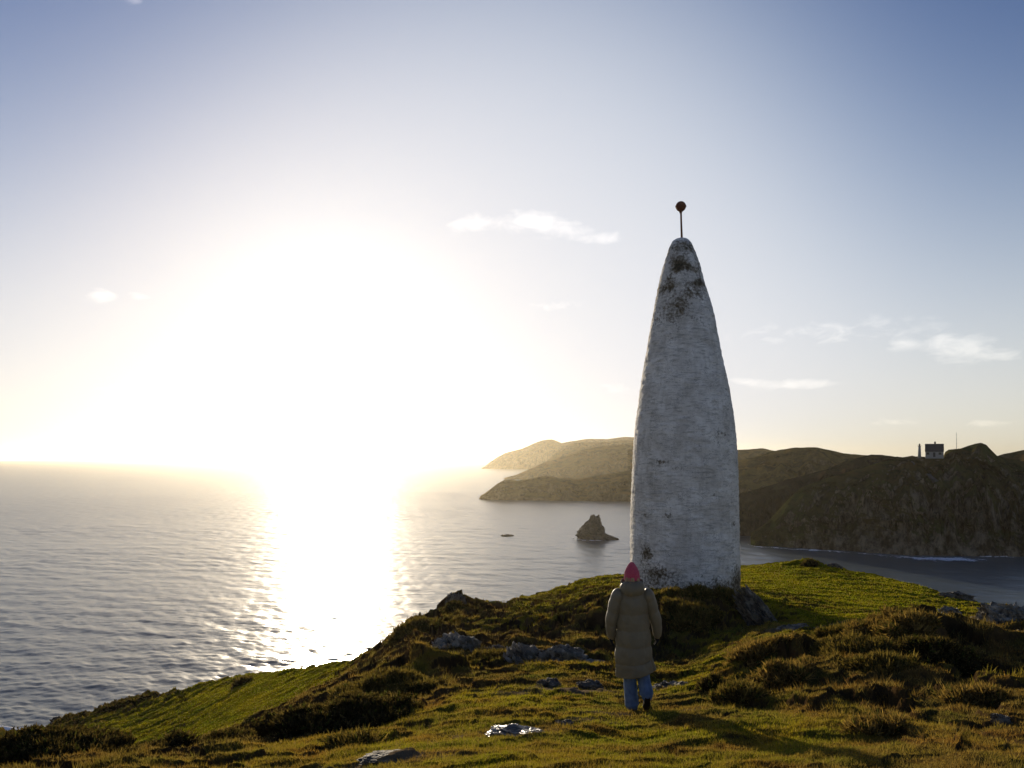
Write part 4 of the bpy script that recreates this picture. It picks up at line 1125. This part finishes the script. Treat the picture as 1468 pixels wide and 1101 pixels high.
# beanie, knitted ribs, tall soft point
prof = np.array([(.088, 1.500), (.094, 1.497), (.097, 1.512), (.097, 1.540), (.093, 1.562), (.0935, 1.575), (.083, 1.605), (.066, 1.640), (.046, 1.670), (.028, 1.692), (.016, 1.702), (.001, 1.705)])
pd = catmull(prof, 60); ab = np.linspace(0, 2 * np.pi, 120, endpoint=False)
rb = pd[:, 0][:, None] * (1 + .022 * np.cos(ab * 26)[None, :] + .02 * fbm(np.cos(ab)[None, :] * 2, np.sin(ab)[None, :] * 2, pd[:, 1][:, None] * 8, 2))
tip = sstep(1.58, 1.705, pd[:, 1])[:, None]
mesh_np('beanie', np.stack([np.cos(ab)[None, :] * rb + -.004 * tip, np.sin(ab)[None, :] * rb * 1.08 + .008 - .012 * tip, pd[:, 1][:, None] + 0 * rb], -1).reshape(-1, 3), grid_faces(60, 120, True), M_HAT, person)
# hair falling at both sides between hat and hood
hp = []
for k in range(26):
    a0 = random.uniform(math.pi + .15, 2 * math.pi - .15) if k % 3 else random.choice([math.pi, 0]) + random.uniform(-.4, .4)
    r0 = .082; x0, y0 = r0 * math.cos(a0), r0 * 1.1 * math.sin(a0)
    w0 = random.uniform(.009, .014)
    hp.append(loft([(x0, y0, 1.53, w0, w0), (x0 * 1.05, y0 * 1.08, 1.49, w0, w0), (x0 * 1.12, y0 * 1.0, 1.44, w0, w0), (x0 * 1.15, y0 * .9, 1.39, w0 * .5, w0 * .5)], 8, 12))
quads_obj('hair', hp, M_HAIR, person)


def crease(C, a):
    return 1 + .05 * fbm(np.cos(a)[None, :] * 2.2, np.sin(a)[None, :] * 2.2, C[:, 2][:, None] * 16, 3)


jl = [(-.045, 0, .84, .115, .11), (-.040, .01, .70, .100, .105), (-.030, .025, .46, .083, .088), (-.018, .012, .25, .082, .090), (-.006, -.005, .09, .086, .096), (.000, -.01, .040, .088, .100), (.002, -.008, .036, .06, .07)]
jr = [(.100, 0, .84, .115, .11), (.112, .015, .70, .100, .105), (.132, .04, .47, .083, .088), (.145, -.04, .32, .080, .088), (.156, -.105, .24, .082, .090), (.160, -.135, .195, .082, .090), (.160, -.132, .190, .05, .06)]
quads_obj('jeans', [loft(q, 40, 80, crease) for q in (jl, jr)], M_JEAN, person)


def boot(name, heel, toe_dir, up):
    t, u = Vector(toe_dir).normalized(), Vector(up).normalized(); s = t.cross(u)
    # sections along the foot: distance, half width, height
    sec = [(-.055, .022, .060), (-.045, .034, .085), (-.01, .038, .095), (.05, .040, .082), (.10, .045, .066), (.15, .049, .056), (.19, .044, .046), (.215, .028, .034), (.222, .010, .02)]
    a = np.linspace(0, 2 * np.pi, 24, endpoint=False)
    D = catmull(np.array(sec), 40); V = []
    for d_, w_, h_ in D:
        for q in a:
            zz = math.sin(q); yy = (h_ * (.5 + .5 * zz)) if zz > -.3 else 0.0 + h_ * .5 * max(0, 1 + zz * 1.6)
            V.append(heel + t * d_ + s * (w_ * math.cos(q) * (1.06 if zz < 0 else 1)) + u * yy)
    return quads_obj(name, [(np.array([tuple(v) for v in V]), grid_faces(40, 24, True))], M_SHOE, person)


boot('shoe', Vector((.006, -.03, .0)), (.03, 1, 0), (0, 0, 1))
boot('shoe', Vector((.162, -.190, .135)), (.05, .55, -.62), (0, .7, .62))

for arm, sd in ((LA, -1), (RA, 1)):
    Jg = [(*(Vector(arm[2]) + Vector((0, -.004, .03))), .034), (*arm[2], .032)]; Eg = [(0, 1)]
    hand_chain(Jg, Eg, 1, sd, (0, .12, -1), .0035)
    skin_mesh('glove', Jg, Eg, M_GLOVE, person, sub=2)

# ---------------------------------------------------------------- haze, sky, sun, camera
bm = bmesh.new(); bxm(bm, -9600, 9600, -9600, 9600, SEA - 7.0, 112)
m, nt, _, _ = new_mat('sea_air')
pv = nt.nodes.new('ShaderNodeVolumePrincipled')
pv.inputs['Color'].default_value = (1.0, .91, .70, 1); pv.inputs['Density'].default_value = 0.000066; pv.inputs['Anisotropy'].default_value = 0.77
out = nt.nodes.new('ShaderNodeOutputMaterial'); nt.links.new(pv.outputs[0], out.inputs['Volume'])
tag(mesh_bm('haze', bm, m), 'thin bright sea haze', 'haze', kind='stuff')

w = bpy.data.worlds.new('World'); SC.world = w; w.use_nodes = True
nt = w.node_tree; nt.nodes.clear(); b = N(nt)
sky = b.n('ShaderNodeTexSky', sky_type='NISHITA', sun_disc=False, sun_elevation=SUN_EL, sun_rotation=SUN_AZ, altitude=40, air_density=1.0, dust_density=0.7, ozone_density=2.5)
dirv = b.n('ShaderNodeTexCoord').outputs['Generated']
S = Vector((math.sin(SUN_AZ) * math.cos(SUN_EL), math.cos(SUN_AZ) * math.cos(SUN_EL), math.sin(SUN_EL)))
sp = b.n('ShaderNodeSeparateXYZ', {0: dirv})
az = b.math('ARCTAN2', sp.outputs[0], sp.outputs[1]); el = b.math('ARCSINE', sp.outputs[2])


def gauss(px, py, wx, wy, amp):
    a0 = math.atan((px - CX) / F); k = math.cos(a0)
    e0 = math.atan((HZ - py) / F * k)
    dx = b.math('DIVIDE', b.math('SUBTRACT', az, a0), wx / F * k * k); dy = b.math('DIVIDE', b.math('SUBTRACT', el, e0), wy / F * k)
    q = b.math('ADD', b.math('MULTIPLY', dx, dx), b.math('MULTIPLY', dy, dy))
    return b.math('MULTIPLY', b.math('POWER', 2.718, b.math('MULTIPLY', q, -1.0)), amp)


cn = b.noise(b.mapping(dirv, (1, 1, 2.2)), 34.0, 6, 0.62, 0.5)
wisp = b.noise(b.mapping(dirv, (1, 1, 4.0)), 14.0, 6, 0.65, 0.8)
tot = None
for g_ in [(672, 320, 30, 14, .9), (765, 316, 40, 16, 1.0), (815, 328, 34, 11, .8), (865, 342, 38, 8, .8), (146, 422, 20, 10, .9), (200, 425, 16, 6, .7), (790, 438, 36, 10, .5), (1385, 500, 44, 17, 1.0), (1345, 488, 16, 12, .6), (1295, 494, 26, 8, .8), (1440, 510, 40, 8, .6),
           (1150, 550, 50, 8, .8), (1070, 547, 26, 7, .7), (1200, 475, 170, 22, .42), (195, 0, 14, 5, .8), (1415, 606, 40, 6, .5), (1280, 606, 40, 6, .45), (170, 560, 40, 8, .5), (880, 555, 60, 10, .3)]:
    gq = gauss(*g_); tot = gq if tot is None else b.math('ADD', tot, gq)
cm = b.ramp(b.math('ADD', b.math('MULTIPLY', b.math('ADD', b.math('MULTIPLY', cn, .65), b.math('MULTIPLY', wisp, .35)), 1.0), b.math('MULTIPLY', tot, .34)), [(.585, 0.0), (.86, 1.0)])
cm = b.math('MULTIPLY', cm, b.math('MINIMUM', b.math('MULTIPLY', tot, 3.0), 1.0))


def vmath(op, a_, b_):
    nd = b.n('ShaderNodeVectorMath', operation=op)
    for i_, v_ in enumerate((a_, b_)):
        if isinstance(v_, bpy.types.NodeSocket): nt.links.new(v_, nd.inputs[i_])
        else: nd.inputs[i_].default_value = v_
    return nd.outputs[0]


def scaled(col, f):
    nd = b.n('ShaderNodeVectorMath', operation='SCALE'); nd.inputs[0].default_value = col; nt.links.new(f, nd.inputs['Scale'])
    return nd.outputs[0]


# pale haze low down on the sun's side, a broad bright veil of thin cloud round the sun, soft highlight roll-off
base = vmath('MULTIPLY', sky.outputs[0], (.168, .165, .199))
front = b.math('ADD', .9, b.math('MULTIPLY', b.n('ShaderNodeMapRange', {'Value': b.math('COSINE', b.math('SUBTRACT', az, SUN_AZ)), 'From Min': -.3, 'From Max': .6}, interpolation_type='SMOOTHSTEP').outputs[0], .1))
lowh = b.math('POWER', 2.718, b.math('MULTIPLY', b.math('POWER', b.math('DIVIDE', b.math('ABSOLUTE', el), R(13.25)), 1.5), -1.0))
base = vmath('ADD', base, scaled((1.06, .97, .70), b.math('MULTIPLY', lowh, front)))
V_ = Vector((math.sin(R(0.0)) * math.cos(R(11.0)), math.cos(R(0.0)) * math.cos(R(11.0)), math.sin(R(11.0))))
dt = b.n('ShaderNodeVectorMath', operation='DOT_PRODUCT'); nt.links.new(dirv, dt.inputs[0]); dt.inputs[1].default_value = V_
sa_ = b.math('DIVIDE', b.math('ARCCOSINE', b.math('MINIMUM', dt.outputs['Value'], 1.0)), R(21.4))
base = vmath('ADD', base, scaled((.98, .98, .86), b.math('POWER', 2.718, b.math('MULTIPLY', b.math('POWER', sa_, 3.0), -1.0))))
sx = b.n('ShaderNodeSeparateXYZ', {0: base})
ch = [b.math('MULTIPLY', b.math('SUBTRACT', 1.0, b.math('POWER', 2.71828, b.math('MULTIPLY', b.math('POWER', sx.outputs[i_], 1.39), -1.0))), (8.15, 8.3, 8.9)[i_]) for i_ in range(3)]
base = b.n('ShaderNodeCombineXYZ', {0: ch[0], 1: ch[1], 2: ch[2]}).outputs[0]
d2 = b.n('ShaderNodeVectorMath', operation='DOT_PRODUCT'); nt.links.new(dirv, d2.inputs[0]); d2.inputs[1].default_value = S
sb_ = b.math('DIVIDE', b.math('ARCCOSINE', b.math('MINIMUM', d2.outputs['Value'], 1.0)), R(6.0))
base = vmath('ADD', base, scaled((2.0, 2.0, 1.95), b.math('POWER', 2.718, b.math('MULTIPLY', b.math('MULTIPLY', sb_, sb_), -1.0))))
cloud = b.mix(1.0, base, (3.4, 3.0, 2.5), 'ADD')
c = b.mix(b.math('MULTIPLY', cm, .7), base, cloud)
bg = b.n('ShaderNodeBackground', {'Color': c, 'Strength': 0.10})
o = nt.nodes.new('ShaderNodeOutputWorld'); nt.links.new(bg.outputs[0], o.inputs[0])

L = bpy.data.lights.new('sun', 'SUN'); L.energy = 5.0; L.angle = R(0.55); L.color = (1.0, .84, .62)
lo_ = bpy.data.objects.new('sun', L); COL.objects.link(lo_); lo_.rotation_euler = S.to_track_quat('Z', 'Y').to_euler(); lo_.location = (0, 0, 60)

cam = bpy.data.cameras.new('camera'); cam.lens = 28; cam.sensor_width = 36; cam.sensor_fit = 'HORIZONTAL'
cam.shift_y = (HZ - 550.5) / 1468.0; cam.clip_start = 0.1; cam.clip_end = 60000
co = bpy.data.objects.new('camera', cam); COL.objects.link(co); co.location = (0, 0, 0); co.rotation_euler = (R(90), 0, 0)
SC.camera = co
SC.view_settings.view_transform = 'Standard'; SC.view_settings.look = 'None'; SC.view_settings.gamma = 1.0; SC.view_settings.use_curve_mapping = False
SC.view_settings.exposure = 0.0
SC.render.engine = 'CYCLES'
SC.cycles.use_denoising = True
SC.cycles.max_bounces = 8; SC.cycles.volume_bounces = 0; SC.cycles.transparent_max_bounces = 12
SC.cycles.sample_clamp_indirect = 6.0
